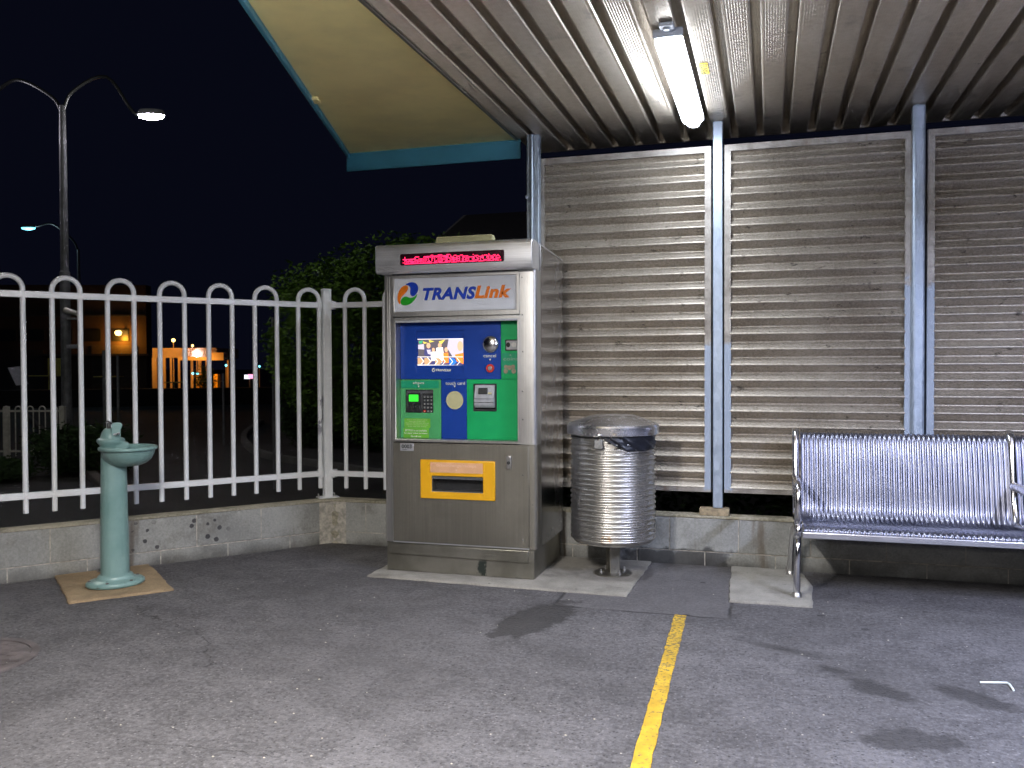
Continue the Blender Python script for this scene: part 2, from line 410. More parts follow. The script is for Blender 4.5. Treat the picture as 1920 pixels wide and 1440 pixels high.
M['red'] = simple('red_ring', (.62, .04, .025), .35, 0, .05)
M['bag'] = simple('bin_bag_film', (.012, .014, .022), .34, 0, .2, 40)
M['brass'] = simple('worn_padlock', (.46, .47, .47), .35, 1, .15, 60)
M['yline'] = None
def yl():
    g = G('worn_yellow_paint', rough=.7); n = g.noise(55, 4, .75); m = g.noise(7, 4, .6)
    c = g.mix((.44, .27, .02), (.66, .42, .03), m.step(.3, .7)); pos = g.y.step(2.9, 4.6)
    c = g.mix(c, (.10, .09, .07), (n+pos*.10+m*.1).step(.62, .72)*.85)
    g.set(color=c); g.bump(n, .6, .004); return g.m
M['yline'] = yl()
M['wood'] = simple('weathered_timber', (.34, .27, .17), .8, 0, .35, 25, .4, 90)
M['lamp'] = emis('lit_diffuser', (.82, .89, 1.0), 9)
M['fill_cool'] = emis('fill_diffuser_cool', (.68, .75, 1.0), 12)
M['fill_warm'] = emis('fill_diffuser_warm', (1.0, .95, .90), 12)
M['fill_mid'] = emis('fill_diffuser_neutral', (.92, .95, 1.0), 12)
M['lamphouse'] = simple('lamp_housing', (.45, .48, .52), .4, 0, .05)
M['led'] = emis('red_led', (1.0, .015, .09), 2.6)
M['lcdgreen'] = emis('green_lcd', (.03, .85, .03), .75)

# ---------------------------------------------------------------- the ground
g0 = MB(); g0.grid([[(x, y, 0) for x in (-9, -3.29-.06, 9)] for y in (-8, 6.05)])
# platform floor: one sheet cut along the foot of the walls
fl = MB(); fl.add([(-10.97, -3.16, 0), (-10.97, -9, 0), (14, -9, 0), (14, 6.10, 0), (-3.34, 6.10, 0)], [(0, 1, 2, 3, 4)])
tag(fl.build('platform_ground', M['asphalt'], origin=(0, 0, 0)), kind='structure')
def street():
    g = G('street_asphalt', rough=.85); n = g.noise(.35, 5, .6); f = g.noise(50, 3, .7)
    c = g.mix((.014, .0125, .0125), (.030, .026, .025), (n*.5+f*.5).step(.35, .65)); g.set(color=c); g.bump(f, .4, .01); return g.m
M['street'] = street()
st = MB(); st.add([(-900, -900, -.6), (900, -900, -.6), (900, 900, -.6), (-900, 900, -.6)], [(0, 1, 2, 3)])
tag(st.build('street_ground', M['street'], origin=(0, 0, -.6)), kind='structure')

def slab(name, poly, z, mat, label=None):
    """a cast pad whose edge is slightly ragged"""
    P = []
    for i, (x, y) in enumerate(poly):
        x2, y2 = poly[(i+1) % len(poly)]; L = math.hypot(x2-x, y2-y); k = max(1, int(L/.05))
        for j in range(k):
            t = j/k; w = .006 if 0 < j < k else 0
            P.append((x+(x2-x)*t+random.uniform(-w, w), y+(y2-y)*t+random.uniform(-w, w)))
    o = MB().xy(P, -.02, z).build(name, mat, bev=.004, seg=1); tag(o, kind='structure'); return o
slab('concrete_pad', [(-2.54, 5.12), (-.812, 5.085), (-.79, 6.035), (-2.54, 6.035)], .010, M['concrete'])
slab('concrete_pad', [(-.222, 5.135), (.24, 5.14), (.262, 5.62), (.225, 5.90), (.16, 6.03), (-.245, 6.03)], .012, M['concrete'])
slab('concrete_pad', [(-4.585, 4.60), (-3.925, 4.045), (-3.535, 4.475), (-4.235, 5.07)], .014, M['ochre'])
yl_ = MB(); L = []; Rr = []
for i in range(60):
    t = i/59; y = 2.2+(4.79-2.2)*t; xc = -.405-.062*(t)**1.0
    L.append((xc-.033+random.uniform(-.003, .003), y)); Rr.append((xc+.033+random.uniform(-.003, .003), y))
yl_.xy(L+Rr[::-1], -.01, .004); tag(yl_.build('painted_line', M['yline']), kind='structure')

# manhole lid set in the paving
mh = thing('manhole_cover', (-3.66, 3.12, 0), 'round rusty iron service cover set flush in the asphalt', 'manhole cover')
M['iron'] = simple('rusty_iron', (.105, .088, .088), .7, .0, .35, 8, .5, 60)
MB().lathe([(.325, -.01), (.325, .006), (.29, .006), (.29, -.01)], (-3.66, 3.12), 48, caps=False).build('rim', M['iron'], mh)
lid = MB().lathe([(.284, -.01), (.284, .003)], (-3.66, 3.12), 48)
for i in range(-4, 5):
    for j in range(-4, 5):
        if math.hypot(i, j) < 4.2: lid.obox((-3.66+i*.058+(j % 2)*.02, 3.12+j*.058), (1, .3), .040, .014, .003, .007)
lid.build('lid', M['iron'], mh)
dr = thing('floor_drain', (-4.30, 4.76, .014), 'small round drain grate behind the mint green drinking fountain', 'drain')
MB().lathe([(.062, .0), (.062, .020), (.050, .020), (.050, 0)], (-4.30, 4.76), 28, caps=False).build('rim', M['steel'], dr)
gd = MB().lathe([(.05, 0), (.05, .0155)], (-4.30, 4.76), 28)
gd.build('grate', M['dark'], dr)
hk = MB().tube([(.877, 4.113, .006), (.985, 4.139, .006), (.993, 4.125, .006), (.991, 4.05, .006)], .0045, 8)
tag(hk.build('straw', simple('white_straw', (.75, .8, .78), .4)), 'thin white bent drinking straw lying on the dark asphalt', 'straw')
lt = MB(); # scattered grit and leaf scraps
for k in range(150):
    x, y = random.uniform(-3.6, 1.6), random.uniform(1.9, 5.6); r = random.uniform(.002, .0055)
    lt.add([(x-r, y, .002), (x, y-r, .002), (x+r*1.2, y, .002), (x, y+r, .002), (x, y, .002+r*.7)], [(0, 1, 4), (1, 2, 4), (2, 3, 4), (3, 0, 4)])
tag(lt.build('grit', simple('pale_grit', (.5, .47, .38), .8), origin=(0, 0, 0)), 'pale grit and tiny stones scattered over the asphalt', 'grit', kind='stuff')

# ---------------------------------------------------------------- low block wall
DF = Vector((-.636, -.772)); CRN = Vector((-3.29, 6.04)); NF = Vector((-.772, .636))   # NF points outwards
wl = thing('block_wall', (-3.29, 6.10, 0), 'low grey concrete block wall running behind the machine, bin and bench', 'wall')
bk = MB(); core = MB(); cap = MB()
core.box(-3.30, 6.5, 6.046, 6.154, -.7, .335)
c = CRN+DF*3.6+NF*.06; core.obox(c, DF, 7.3, .108, -.7, .335)
cr_ = lambda z0, z1, off: None
rows = ((-.125, .092), (.100, .326))
for k, (z0, z1) in enumerate(rows):
    x = -.666-.467*6+(.0 if k else -.225)
    while x < 6.3:
        a, b = max(x+.004, -3.17), x+.463
        if b > -3.1: bk.box(a, b, 6.040+random.uniform(-.0015, .0015), 6.16, z0+random.uniform(-.001, .001), z1)
        x += .467
    s = .10
    first = (.46, .24)[k == 0]
    while s < 7.0:
        e = s+first; first = .467; cc = CRN+DF*((s+e)/2)+NF*(.06+random.uniform(-.0015, .0015))
        bk.obox(cc, DF, e-s-.008, .12, z0, z1); s = e
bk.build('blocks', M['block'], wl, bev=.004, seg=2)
core.build('mortar', M['mortar'], wl)
# lumpy mortar fillet in the inside corner
fl_ = MB(); pr = []
for i in range(14):
    z = i/13*.335; w = .045+random.uniform(-.012, .012); pr.append((w, z))
fl_.lathe(pr, (-3.27, 6.085), 14).build('corner_mortar', M['cap'], wl)
capr = []
def ragged(p0, p1, n, out):
    d = (p1-p0); L = d.length; d.normalize(); nn = Vector((-d.y, d.x)); k = int(L/.06)
    return [p0+d*(L*i/k)+nn*random.uniform(-out, out) for i in range(k+1)]
e1 = ragged(Vector((-3.31, 6.036)), Vector((6.4, 6.036)), 0, .003); e2 = ragged(Vector((6.4, 6.165)), Vector((-3.37, 6.165)), 0, .003)
cap.xy([tuple(p) for p in e1+e2], .328, .346)
a0 = CRN+DF*.01+NF*-.004; e1 = ragged(a0, CRN+DF*7.2-NF*.004, 0, .003); e2 = ragged(CRN+DF*7.2+NF*.125, CRN-DF*.02+NF*.125, 0, .003)
cap.xy([tuple(p) for p in e1+e2], .3285, .3435)
cap.build('cap', M['cap'], wl, bev=.004, seg=1)

# ---------------------------------------------------------------- white hoop-top fence
PO = Vector((-3.37, 6.12)); fe = thing('hoop_fence', (PO.x, PO.y, .345), 'white steel fence with rounded hoop tops along the low wall', 'fence')
def fence_run(o, d, s0, n, s1, zt, zb, zlow, rb, rh, parent, mat, start=.06, pitch=.170, close=None):
    d = Vector(d); nrm = Vector((-d.y, d.x))
    for nm, z in (('top_rail', zt), ('bottom_rail', zb)):
        c = o+d*((start+s1)/2); MB().obox(c, d, s1-start, rh*.8, z-rh/2, z+rh/2).build(nm, mat, parent, bev=.003)
    for k in range(n):
        a = s0+2*k*pitch; b = a+pitch; pts = []
        pa, pb = o+d*a, o+d*b; r = pitch/2; zc = zt+.035
        pts = [(pa.x, pa.y, zlow), (pa.x, pa.y, zt), (pa.x, pa.y, zc)]
        for i in range(1, 12):
            t = pi-pi*i/12; q = o+d*((a+b)/2+r*cos(t)); pts.append((q.x, q.y, zc+r*sin(t)))
        pts += [(pb.x, pb.y, zc), (pb.x, pb.y, zt), (pb.x, pb.y, zlow)]
        MB().tube(pts, rb, 14).build('hoop', mat, parent)
fence_run(PO, DF, .060, 7, 2.60, 1.872, .540, .425, .0172, .043, fe, M['white'])
fence_run(PO, (1, 0), .165, 4, 1.64, 1.872, .540, .425, .0172, .043, fe, M['white'])
def fence_post(p, ang):
    d = (cos(ang), sin(ang)); MB().obox(p, d, .066, .066, .347, 1.985).build('post', M['white'], fe, bev=.004)
    MB().obox(p, d, .072, .072, 1.985, 2.004).build('post_cap', M['white'], fe, bev=.006)
    MB().obox(p, d, .16, .11, .345, .353).build('base_plate', M['white'], fe, bev=.002)
    for a in (-1, 1):
        q = Vector(p)+Vector(d)*(.065*a)-Vector((-d[1], d[0]))*.0
        MB().lathe([(.009, .353), (.009, .362), (.005, .364), (.005, .382)], (q.x+.0, q.y-.02), 8).build('anchor_bolt', M['steel'], fe)
fence_post((PO.x, PO.y), math.atan2(.772, .636)/2+.35)
fence_post(tuple(PO+DF*2.64), math.atan2(.772, .636))
for z in (1.872, .540):
    for d, s in ((DF, .058), (Vector((1, 0)), .058)):
        c = PO+d*s; b = MB().obox(c, d, .034, .052, z-.032, z+.032)
        for zz in (-.020, .020):
            q = c-Vector((-d.y, d.x))*(-.027 if d.x < 0 else .027)
            b.lathe([(.005, z+zz-.004), (.005, z+zz+.004)], (q.x, q.y), 8)
        b.build('rail_bracket', M['white'], fe, bev=.003)

# ---------------------------------------------------------------- corrugated panels, posts
def corr_panel(x0, x1, label):
    y = 6.125; root = thing('corrugated_panel', ((x0+x1)/2, y, .50), label, 'panel', 'corrugated steel wall panels')
    z0, z1, w = .500, 2.90, .046
    MB().plate(x0, x1, z0, z1, x0+w, x1-w, z0+.038, z1-w, y-.018, y+.018).build('frame', M['frame'], root, bev=.002, seg=1)
    P = .1065; rows = []; z = z0+.036
    prof = []
    ph0 = .64
    while z < z1-w+.004:
        u = ((z-ph0)/P) % 1.0
        # trapezoid-like wave: crest towards the viewer
        v = cos(2*pi*u); v = v+.10*cos(6*pi*u)
        prof.append((v*.0225, z)); z += P/20
    n = 9
    rows = [[(x0+w-.004+(x1-x0-2*w+.008)*i/n, y+.004-dv, zz) for i in range(n+1)] for dv, zz in prof]
    grid_mb = MB().grid(rows)
    for xx_ in (x0+w+.018, (x0+x1)/2, x1-w-.018):
        for k_ in range(5):
            zz_ = ph0+P*round(((.62+k_*.53)-ph0)/P); grid_mb.prism(disc(xx_, zz_, .0055, 8), lambda a, b, d: (a, d, b), y-.0175, y-.008)
    grid_mb.build('corrugated_sheet', M['sheet'], root, ang=60)
    return root
corr_panel(-1.625, -.385, 'corrugated perforated steel panel directly behind the litter bin')
corr_panel(-.298, .893, 'corrugated perforated steel panel between the two tall round-topped galvanised posts')
corr_panel(.978, 2.18, 'corrugated perforated steel panel at the right edge above the long bench back')
def post(x, y, w, d, z0, z1, name, label, rnd=.012):
    o = MB().box(x-w/2, x+w/2, y-d/2, y+d/2, z0, z1).build(name, M['galv'], None, bev=rnd, seg=3, origin=(x, y, z0)); tag(o, label, 'post', 'galvanised canopy posts'); return o
post(-.340, 6.115, .066, .066, .395, 3.06, 'canopy_post', 'slim grey galvanised post standing on a timber block between two panels', .006)
post(.925, 6.115, .078, .078, .346, 3.062, 'canopy_post', 'thick grey galvanised post rising behind the middle of the bench back', .016)
post(2.22, 6.115, .072, .072, .346, 3.062, 'canopy_post', 'grey galvanised post at the far right end of the panels')
p3 = thing('canopy_post', (-1.66, 6.06, .346), 'ribbed grey galvanised post rising behind the ticket machine', 'post', 'galvanised canopy posts')
MB().box(-1.635, -1.598, 6.03, 6.10, .346, 3.06).build('upright', M['galv'], p3, bev=.004)
MB().xy([(-1.692, 6.10), (-1.692, 6.05), (-1.684, 6.04), (-1.668, 6.04), (-1.662, 6.052), (-1.656, 6.052), (-1.650, 6.04), (-1.638, 6.035), (-1.638, 6.10)], .346, 3.065).build('folded_channel', M['galv'], p3, bev=.002)
MB().tube([(-1.648, 6.028, .4), (-1.648, 6.028, 3.06)], .011, 10).build('conduit', M['galv'], p3)
MB().box(-1.696, -1.596, 6.022, 6.026, 2.60, 2.62).build('strap', M['galv'], p3, bev=.001)
wb = MB().box(-.462, -.262, 6.045, 6.150, .347, .394).build('timber_block', M['wood'], bev=.005); tag(wb, 'short weathered timber block under the slim post on the wall', 'timber block')

# ---------------------------------------------------------------- canopy
ca = thing('platform_canopy', (0, 2, 3.06), 'platform canopy with ribbed metal ceiling, cream soffit and blue fascia', 'canopy')
ZC = 3.06; PT = .1765; X0 = -.086-9*PT
cl = []; x = X0-.10+.0
cl.append((x, ZC+.02)); cl.append((x, ZC))
k = -9
while True:
    xg = -.086+PT*k
    a = (-.086+PT*(k-1)+.046) if k > -9 else x+.002
    b = xg-.008
    n = max(3, int(round((b-a)/.0150)))
    cl += [(a-.004, ZC+.085), (a-.003, ZC+.010), (a+.002, ZC+.001), (a+.009, ZC)]
    for i in range(n):
        u = a+.010+(b-a-.020)*i/n; w = (b-a-.020)/n
        cl += [(u+w*.15, ZC), (u+w*.35, ZC+.0026), (u+w*.65, ZC+.0026), (u+w*.85, ZC)]
    cl += [(b-.009, ZC), (b-.002, ZC+.001), (b+.004, ZC+.008), (b+.007, ZC+.085)]
    k += 1
    if xg > 6.5: break
MB().grid([[(px, yy, pz) for px, pz in cl] for yy in (-6.0, -3, 0, 2.0, 4.0, 5.3, 6.56)]).build('ribbed_ceiling', M['ceil'], ca, ang=20)
XS = cl[0][0]
MB().box(XS, 6.6, 6.565, 6.595, ZC+.004, ZC+.09).build('edge_trim', M['ceil'], ca)
MB().box(XS, 6.62, -6.05, 6.62, ZC+.10, ZC+.18).build('roof', M['dark'], ca)
# edge moulding where ribs meet the cream soffit
MB().box(XS-.022, XS-.004, -6, 6.13, ZC-.010, ZC+.03).build('seam_moulding', M['steel_dark'], ca, bev=.002)
D = Vector((.87, -2.68)); D.normalize()
cA, cB = Vector((-3.155, 6.13)), Vector((XS-.02, 6.13)); t = (XS-.02-cA.x)/D.x; cC = cA+D*t
M['soffit_joint'] = simple('soffit_joint', (.30, .24, .12), .6)
ty = 4.83; tx = cA.x+D.x*((ty-cA.y)/D.y)
MB().xy([tuple(cA), (tx, ty+.0015), (XS-.022, ty+.0015), tuple(cB)], ZC, ZC+.02).xy([(tx, ty-.0015), tuple(cC), (XS-.022, ty-.0015)], ZC, ZC+.02).build('soffit', M['cream'], ca)
MB().xy([tuple(cA+Vector((.02, -.02))), tuple(cC), tuple(cB+Vector((-.01, -.01)))], ZC+.022, ZC+.03).build('soffit_backing', M['soffit_joint'], ca)
MB().box(cA.x-.03, cB.x+.03, 6.130, 6.150, 2.922, ZC+.06).build('fascia', M['blue_trim'], ca, bev=.002)
mid = (cA+cC)/2; nn = Vector((-D.y, D.x)); Lf = (cC-cA).length
off = nn if (cA+nn-cB).length > (cA-nn-cB).length else -nn
MB().obox(mid+off*.012, D, Lf+.02, .02, ZC-.035, ZC+.06).build('fascia', M['blue_trim'], ca, bev=.002)
MB().obox(Vector((-2.70, 4.83))+off*.02, D, .09, .05, ZC-.02, ZC+.05).build('gutter_bracket', M['cream'], ca, bev=.003)

def batten(loc, label, lm):
    x, y0, y1 = loc; root = thing('fluorescent_batten', (x, (y0+y1)/2, 2.96), label, 'light fitting', 'fluorescent battens under the canopy')
    zt = ZC; zb = zt-.088
    hs = MB().xz([(x-.072, zt-.035), (x-.055, zt-.002), (x+.055, zt-.002), (x+.072, zt-.035)], y0, y1)
    hs.build('housing', M['lamphouse'], root, bev=.003)
    rows = []
    pr = [(-.070, zt-.036), (-.068, zt-.062), (-.050, zb+.006), (-.022, zb), (.022, zb), (.050, zb+.006), (.068, zt-.062), (.070, zt-.036)]
    for yy, k, dz in ((y0+.012, .62, .02), (y0+.02, .9, .006), (y0+.045, 1, 0), (y1-.12, 1, 0), (y1-.115, .86, 0), (y1-.02, .62, .006), (y1-.012, .5, .02)):
        rows.append([(x+a*k, yy, min(z+dz, zt-.036)) for a, z in pr])
    db = MB().grid(rows); n = len(pr)
    db.f.append(tuple(range(n))); db.f.append(tuple(len(db.v)-n+i for i in range(n)))
    db.build('diffuser', lm, root)
    for dx, dz, sy, w_, ry in ((0, -.005, .11, 1.0, 0), (-.074, .030, .040, .09, -1.60), (.074, .030, .040, .09, 1.60)):
        ld_ = bpy.data.lights.new('batten_light', 'AREA'); ld_.shape = 'RECTANGLE'; ld_.size = sy; ld_.size_y = y1-y0-.16
        ld_.energy = P_BAT*w_; ld_.color = (.82, .89, 1.0)
        lo_ = bpy.data.objects.new('batten_light', ld_); COL.objects.link(lo_); lo_.parent = root
        lo_.location = (dx, 0, zb-2.96+dz); lo_.rotation_euler = (0, -ry, 0)
    MB().box(x-.035, x+.035, y0-.085, y0-.002, zt-.022, zt-.003).lathe([(.018, zt-.03), (.018, zt-.022)], (x, y0-.045), 16).build('end_bracket', M['lamphouse'], root, bev=.003)
    MB().xz([(x-.074, zt-.045), (x-.074, zt-.003), (x+.074, zt-.003), (x+.074, zt-.045)], y0-.006, y0+.012).build('end_cap', M['lamphouse'], root, bev=.004)
    return root
batten((-.485, 4.34, 5.92), 'lit white fluorescent batten on the ribbed ceiling above the bin', M['lamp'])
def fill_tube(x, y0, y1, z, label, lm, power, col):  # fixtures added out of view to fill ceiling, soffit and fronts with light
    """an added fill light tube, out of view, hung below the ceiling on two rods"""
    root = thing('added_fill_tube', (x, (y0+y1)/2, z-.05), label, 'light fitting', 'unseen fill tubes added under the canopy')
    MB().tube([(x, y0, z), (x, y1, z)], .045, 20).build('diffuser', lm, root)
    for up in (0, 1):
        ld_ = bpy.data.lights.new('fill_light', 'AREA'); ld_.shape = 'RECTANGLE'; ld_.size = .10; ld_.size_y = y1-y0
        ld_.energy = power*(.75 if up else 1.15); ld_.color = col
        lo_ = bpy.data.objects.new('fill_light', ld_); COL.objects.link(lo_); lo_.parent = root
        lo_.location = (0, 0, .05+(.048 if up else -.048)); lo_.rotation_euler = (pi if up else 0, 0, 0)
    for yy in (y0, y1): MB().tube([(x, yy-.03, z), (x, yy+.03, z)], .052, 20).build('end_cap', M['lamphouse'], root)
    for yy in (y0+.01, y1-.01): MB().tube([(x, yy, z+.05), (x, yy, ZC+.01)], .006, 8).build('rod', M['lamphouse'], root)
fill_tube(-1.50, .75, 2.15, 2.62, 'added unseen fill tube hung over the left part of the platform, nearest the fence', M['fill_warm'], P_WARM, WARM)
fill_tube(-.60, -4.4, -2.9, 2.40, 'added unseen fill tube hung farthest from the ticket machine', M['fill_warm'], P_WARM, WARM)
fill_tube(2.25, 2.1, 3.6, 2.45, 'added unseen bluish fill tube hung to the right past the bench', M['fill_cool'], P_COOL, COOL)

fill_tube(1.55, .1, 1.5, 2.40, 'added unseen fill tube hung nearest the yellow line', M['fill_mid'], P_MID, MID)
sk = thing('warning_sticker', (-.352, 4.99, ZC-.001), 'small yellow sticker with dark letters on the ceiling beside the lamp', 'sticker')
MB().box(-.378, -.330, 4.90, 5.085, ZC-.0032, ZC-.0015).build('label_face', simple('sticker_yellow', (.78, .58, .08), .5), sk)
v_, f_ = text_shape('PINTS', .01); a_ = np.array(v_); mn, mx = a_.min(0), a_.max(0)
MB().add([(-.335-(p[1]-mn[1])/(mx[1]-mn[1])*.038, 5.078-(p[0]-mn[0])/(mx[0]-mn[0])*.170, ZC-.0038) for p in v_], f_).build('lettering', M['dark'], sk)


# ---------------------------------------------------------------- ticket machine
XL, XR, YF, YB = -2.480, -1.420, 5.29, 6.015
tm = thing('ticket_machine', ((XL+XR)/2, YF, 0), 'tall stainless steel ticket machine with blue and green front panel', 'ticket machine')
bd = MB()
bd.yz([(5.400, .205), (6.015, .205), (6.015, 2.138), (5.400, 2.168)], XL+.012, XR)
bd.build('cabinet', M['steel_side'], tm, bev=.003)
# left edge trim with vertical ridges, right stile
lf = MB().box(XL, XL+.026, 5.300, 6.01, .205, 2.10).box(XL+.027, XL+.044, 5.292, 5.37, .205, 2.0).box(XL+.045, XL+.058, 5.297, 5.37, .205, 2.0)
lf.build('left_stile', M['steel'], tm, bev=.003)
MB().xy([(-1.530, 5.399), (-1.530, 5.29), (-1.450, 5.29)]+[(-1.450+.030*sin(radians(a)), 5.320-.030*cos(radians(a))) for a in (15, 30, 45, 60, 75, 90)]+[(-1.420, 5.399)], .880, 2.0).build('right_stile', M['steel'], tm, ang=60)
MB().xy([(-1.472, 5.399), (-1.472, 5.29), (-1.446, 5.29)]+[(-1.446+.026*sin(radians(a)), 5.316-.026*cos(radians(a))) for a in (30, 60, 90)]+[(-1.420, 5.399)], .205, .879).build('right_stile', M['steel_dark'], tm, ang=60)
# logo section
MB().plate(-2.424, -1.531, 1.715, 1.995, -2.404, -1.552, 1.750, 1.971, 5.287, 5.37).build('sign_frame', M['steel'], tm, bev=.003)
sg = MB().box(-2.404, -1.552, 5.296, 5.37, 1.750, 1.971).build('sign_panel', M['signwhite'], tm)
def Lg(u, v):   # logo coordinates from the sign drawing: 0..1 across the sign
    return (-2.404+u*.852, 1.750+v*.221)
def flat(poly, y, th=.0012): return MB().xz(poly, y-th, y)
def spl(pts, n=6):
    P = [Vector((p[0], p[1], 0)) for p in pts]; out = []; N = len(P)
    for i in range(N):
        a, b, c, d = P[(i-1) % N], P[i], P[(i+1) % N], P[(i+2) % N]
        for k in range(n):
            t = k/n; q = .5*((2*b)+(c-a)*t+(2*a-5*b+4*c-d)*t*t+(3*b-a-3*c+d)*t**3); out.append((q.x, q.y))
    return out
def from_px(pts):   # px in the 1920x501 enlargement of the sign
    out = []
    for X, Y in pts:
        u = (X-8)/1890; yt = 30-u*28; yb = 545-u*38   # top and bottom sign edges there
        out.append(Lg(u, 1-(Y-yt)/(yb-yt)))
    return out
orange = [(215, 138), (228, 165), (215, 210), (180, 255), (130, 300), (104, 350), (98, 422), (75, 405), (58, 355), (60, 290), (85, 215), (125, 160), (175, 134)]
bluep = [(192, 120), (235, 96), (290, 86), (345, 100), (380, 140), (388, 190), (370, 245), (330, 290), (292, 300), (264, 270), (260, 220), (262, 180), (240, 140)]
greenp = [(372, 268), (355, 320), (315, 375), (250, 425), (180, 442), (125, 430), (105, 395), (120, 345), (160, 310), (205, 308), (260, 328), (310, 318), (345, 295)]
for nm, pp, mm in (('emblem_orange', orange, 'logoorange'), ('emblem_blue', bluep, 'logoblue'), ('emblem_green', greenp, 'logogreen')):
    flat(spl(from_px(pp), 5), 5.2955).build(nm, M[mm], sg)
b = MB(); text_xz(b, 'TRANS', -2.200, -1.826, 1.822, 1.905, 5.2945, .044, .24, space=1.07); b.build('lettering', M['logoblue'], sg)
b = MB(); text_xz(b, 'Link', -1.838, -1.588, 1.826, 1.908, 5.2945, .044, .24, space=1.07); b.build('lettering', M['logoorange'], sg)
# bezel round the control recess
MB().plate(-2.424, -1.531, .882, 1.712, -2.395, -1.547, .900, 1.685, 5.285, 5.372).build('bezel', M['steel'], tm, bev=.003)
MB().box(-2.395, -1.548, 5.279, 5.30, 1.676, 1.690).build('bezel_lip', M['lgrey'], tm, bev=.002)
k_ = 1.0075
def TX(x): return x*k_
def TZ(z): return 1.38+(z-1.38)*k_
YP = 5.360
def panel(name, x0, x1, z0, z1, mat, y=YP, r=.006, parent=None, th=.012, bev=.0025):
    return MB().xz(rrect(x0, x1, z0, z1, r), y, y+th).build(name, mat, parent or tm, bev=bev)
bp = MB().plate(-2.3945, -1.6805, TZ(1.300), 1.700, TX(-2.262), TX(-1.925), TZ(1.340), TZ(1.620), YP, YP+.012).build('blue_panel', M['blue'], tm, bev=.0025)
# recessed screen
MB().plate(-2.30, -1.92, 1.32, 1.66, TX(-2.252), TX(-1.931), TZ(1.394), TZ(1.566), YP+.012, YP+.024).build('screen_surround', M['blue'], bp, bev=.001)
M['scr_bg'] = emis('screen_dark_scene', (.10, .085, .10), .9); M['scr_white'] = emis('screen_white', (1, .93, .9), 1.05)
M['scr_orange'] = emis('screen_orange', (1, .24, .03), .95); M['scr_skin'] = emis('screen_skin', (.85, .45, .27), .85)
M['scr_blue'] = emis('screen_blue', (.02, .18, .70), .9); M['scr_navy'] = emis('screen_navy', (.05, .05, .16), .9); M['scr_tan'] = emis('screen_tan', (.55, .33, .17), .9)
M['scr_lilac'] = emis('screen_lilac', (.55, .50, .62), .9); M['scr_yellow'] = emis('screen_yellow', (.75, .62, .10), .9); M['scr_green'] = emis('screen_green', (.05, .35, .18), .9)
sx0, sx1, sz0, sz1 = TX(-2.254), TX(-1.929), TZ(1.392), TZ(1.568); YS = YP+.014
scn = MB().box(sx0, sx1, YS, YS+.006, sz0, sz1).build('screen', M['scr_bg'], bp)
SD = [0]
def sc(poly, mat):   # px in the 1503x1440 enlargement of the panel; slanted screen
    SD[0] += 1
    out = []
    for X, Y in poly:
        u = (X-268)/548.; v = (Y-(238-u*10))/(522-238-0.0)
        out.append((sx0+min(1, max(0, u))*(sx1-sx0), sz1-min(1, max(0, v))*(sz1-sz0)))
    flat(out, YS-.0003*SD[0], .0002).build('picture_patch', M[mat], scn, smooth=False)
def ell(cx, cy, a, b, n=14): return [(cx+a*cos(2*pi*i/n), cy+b*sin(2*pi*i/n)) for i in range(n)]
sc([(640, 232), (818, 228), (816, 430), (690, 430), (620, 330)], 'scr_lilac')
sc([(268, 300), (340, 290), (345, 350), (268, 345)], 'scr_lilac')
for q in (((400, 245), (470, 262), (410, 275)), ((520, 262), (600, 240), (545, 300)), ((330, 262), (392, 280), (340, 288))): sc(q, 'scr_yellow')
sc([(280, 262), (330, 250), (320, 285), (285, 290)], 'scr_green')
sc([(262, 430), (815, 424), (815, 520), (262, 524)], 'scr_navy')
sc([(350, 340), (430, 335), (440, 420), (400, 425), (345, 410)], 'scr_navy'); sc(ell(398, 308, 24, 30), 'scr_skin'); sc([(376, 352), (425, 350), (420, 405), (390, 395)], 'scr_lilac')
sc([(425, 375), (490, 372), (495, 470), (430, 472)], 'scr_white'); sc(ell(458, 352, 18, 22), 'scr_skin')
sc([(495, 330), (570, 325), (585, 430), (560, 495), (500, 480), (490, 400)], 'scr_white'); sc(ell(535, 305, 22, 28), 'scr_skin')
sc([(575, 385), (635, 380), (640, 490), (580, 495)], 'scr_orange'); sc(ell(612, 350, 20, 26), 'scr_skin')
sc([(715, 400), (818, 380), (816, 500), (735, 470)], 'scr_orange'); sc(ell(778, 310, 34, 55), 'scr_skin')
for x, m in ((268, 'scr_tan'), (350, 'scr_tan'), (480, 'scr_tan'), (650, 'scr_blue')):
    sc([(x, 440), (x+50, 440), (x+90, 478), (x+50, 512), (x, 512)], m)
for x in (300, 385, 470, 560, 650, 735): sc([(x, 434), (x+8, 434), (x+45, 476), (x+8, 516), (x, 516), (x+37, 476)], 'scr_white')
sc([(262, 236), (818, 226), (818, 233), (262, 243)], 'scr_white'); sc([(262, 428), (815, 422), (815, 427), (262, 433)], 'scr_white'); sc([(262, 514), (808, 516), (808, 521), (262, 522)], 'scr_white')
b = MB(); text_xz(b, 'TRANSLink', -2.140, -2.030, 1.352, 1.368, YP+.0112, .045, .3)
MB().box(-2.30, -1.92, YP+.0125, YP+.02, 1.325, 1.3935).build('screen_surround', M['blue'], bp)
b.build('lettering', M['ink'], bp)
flat(disc(-2.157, 1.361, .0125, 20, 1.1), YP+.0115).build('small_emblem', M['ink'], bp)
flat([(-2.166, 1.353), (-2.158, 1.362), (-2.152, 1.371), (-2.149, 1.366), (-2.154, 1.358), (-2.149, 1.354)], YP+.0102).build('small_emblem_mark', M['blue'], bp)
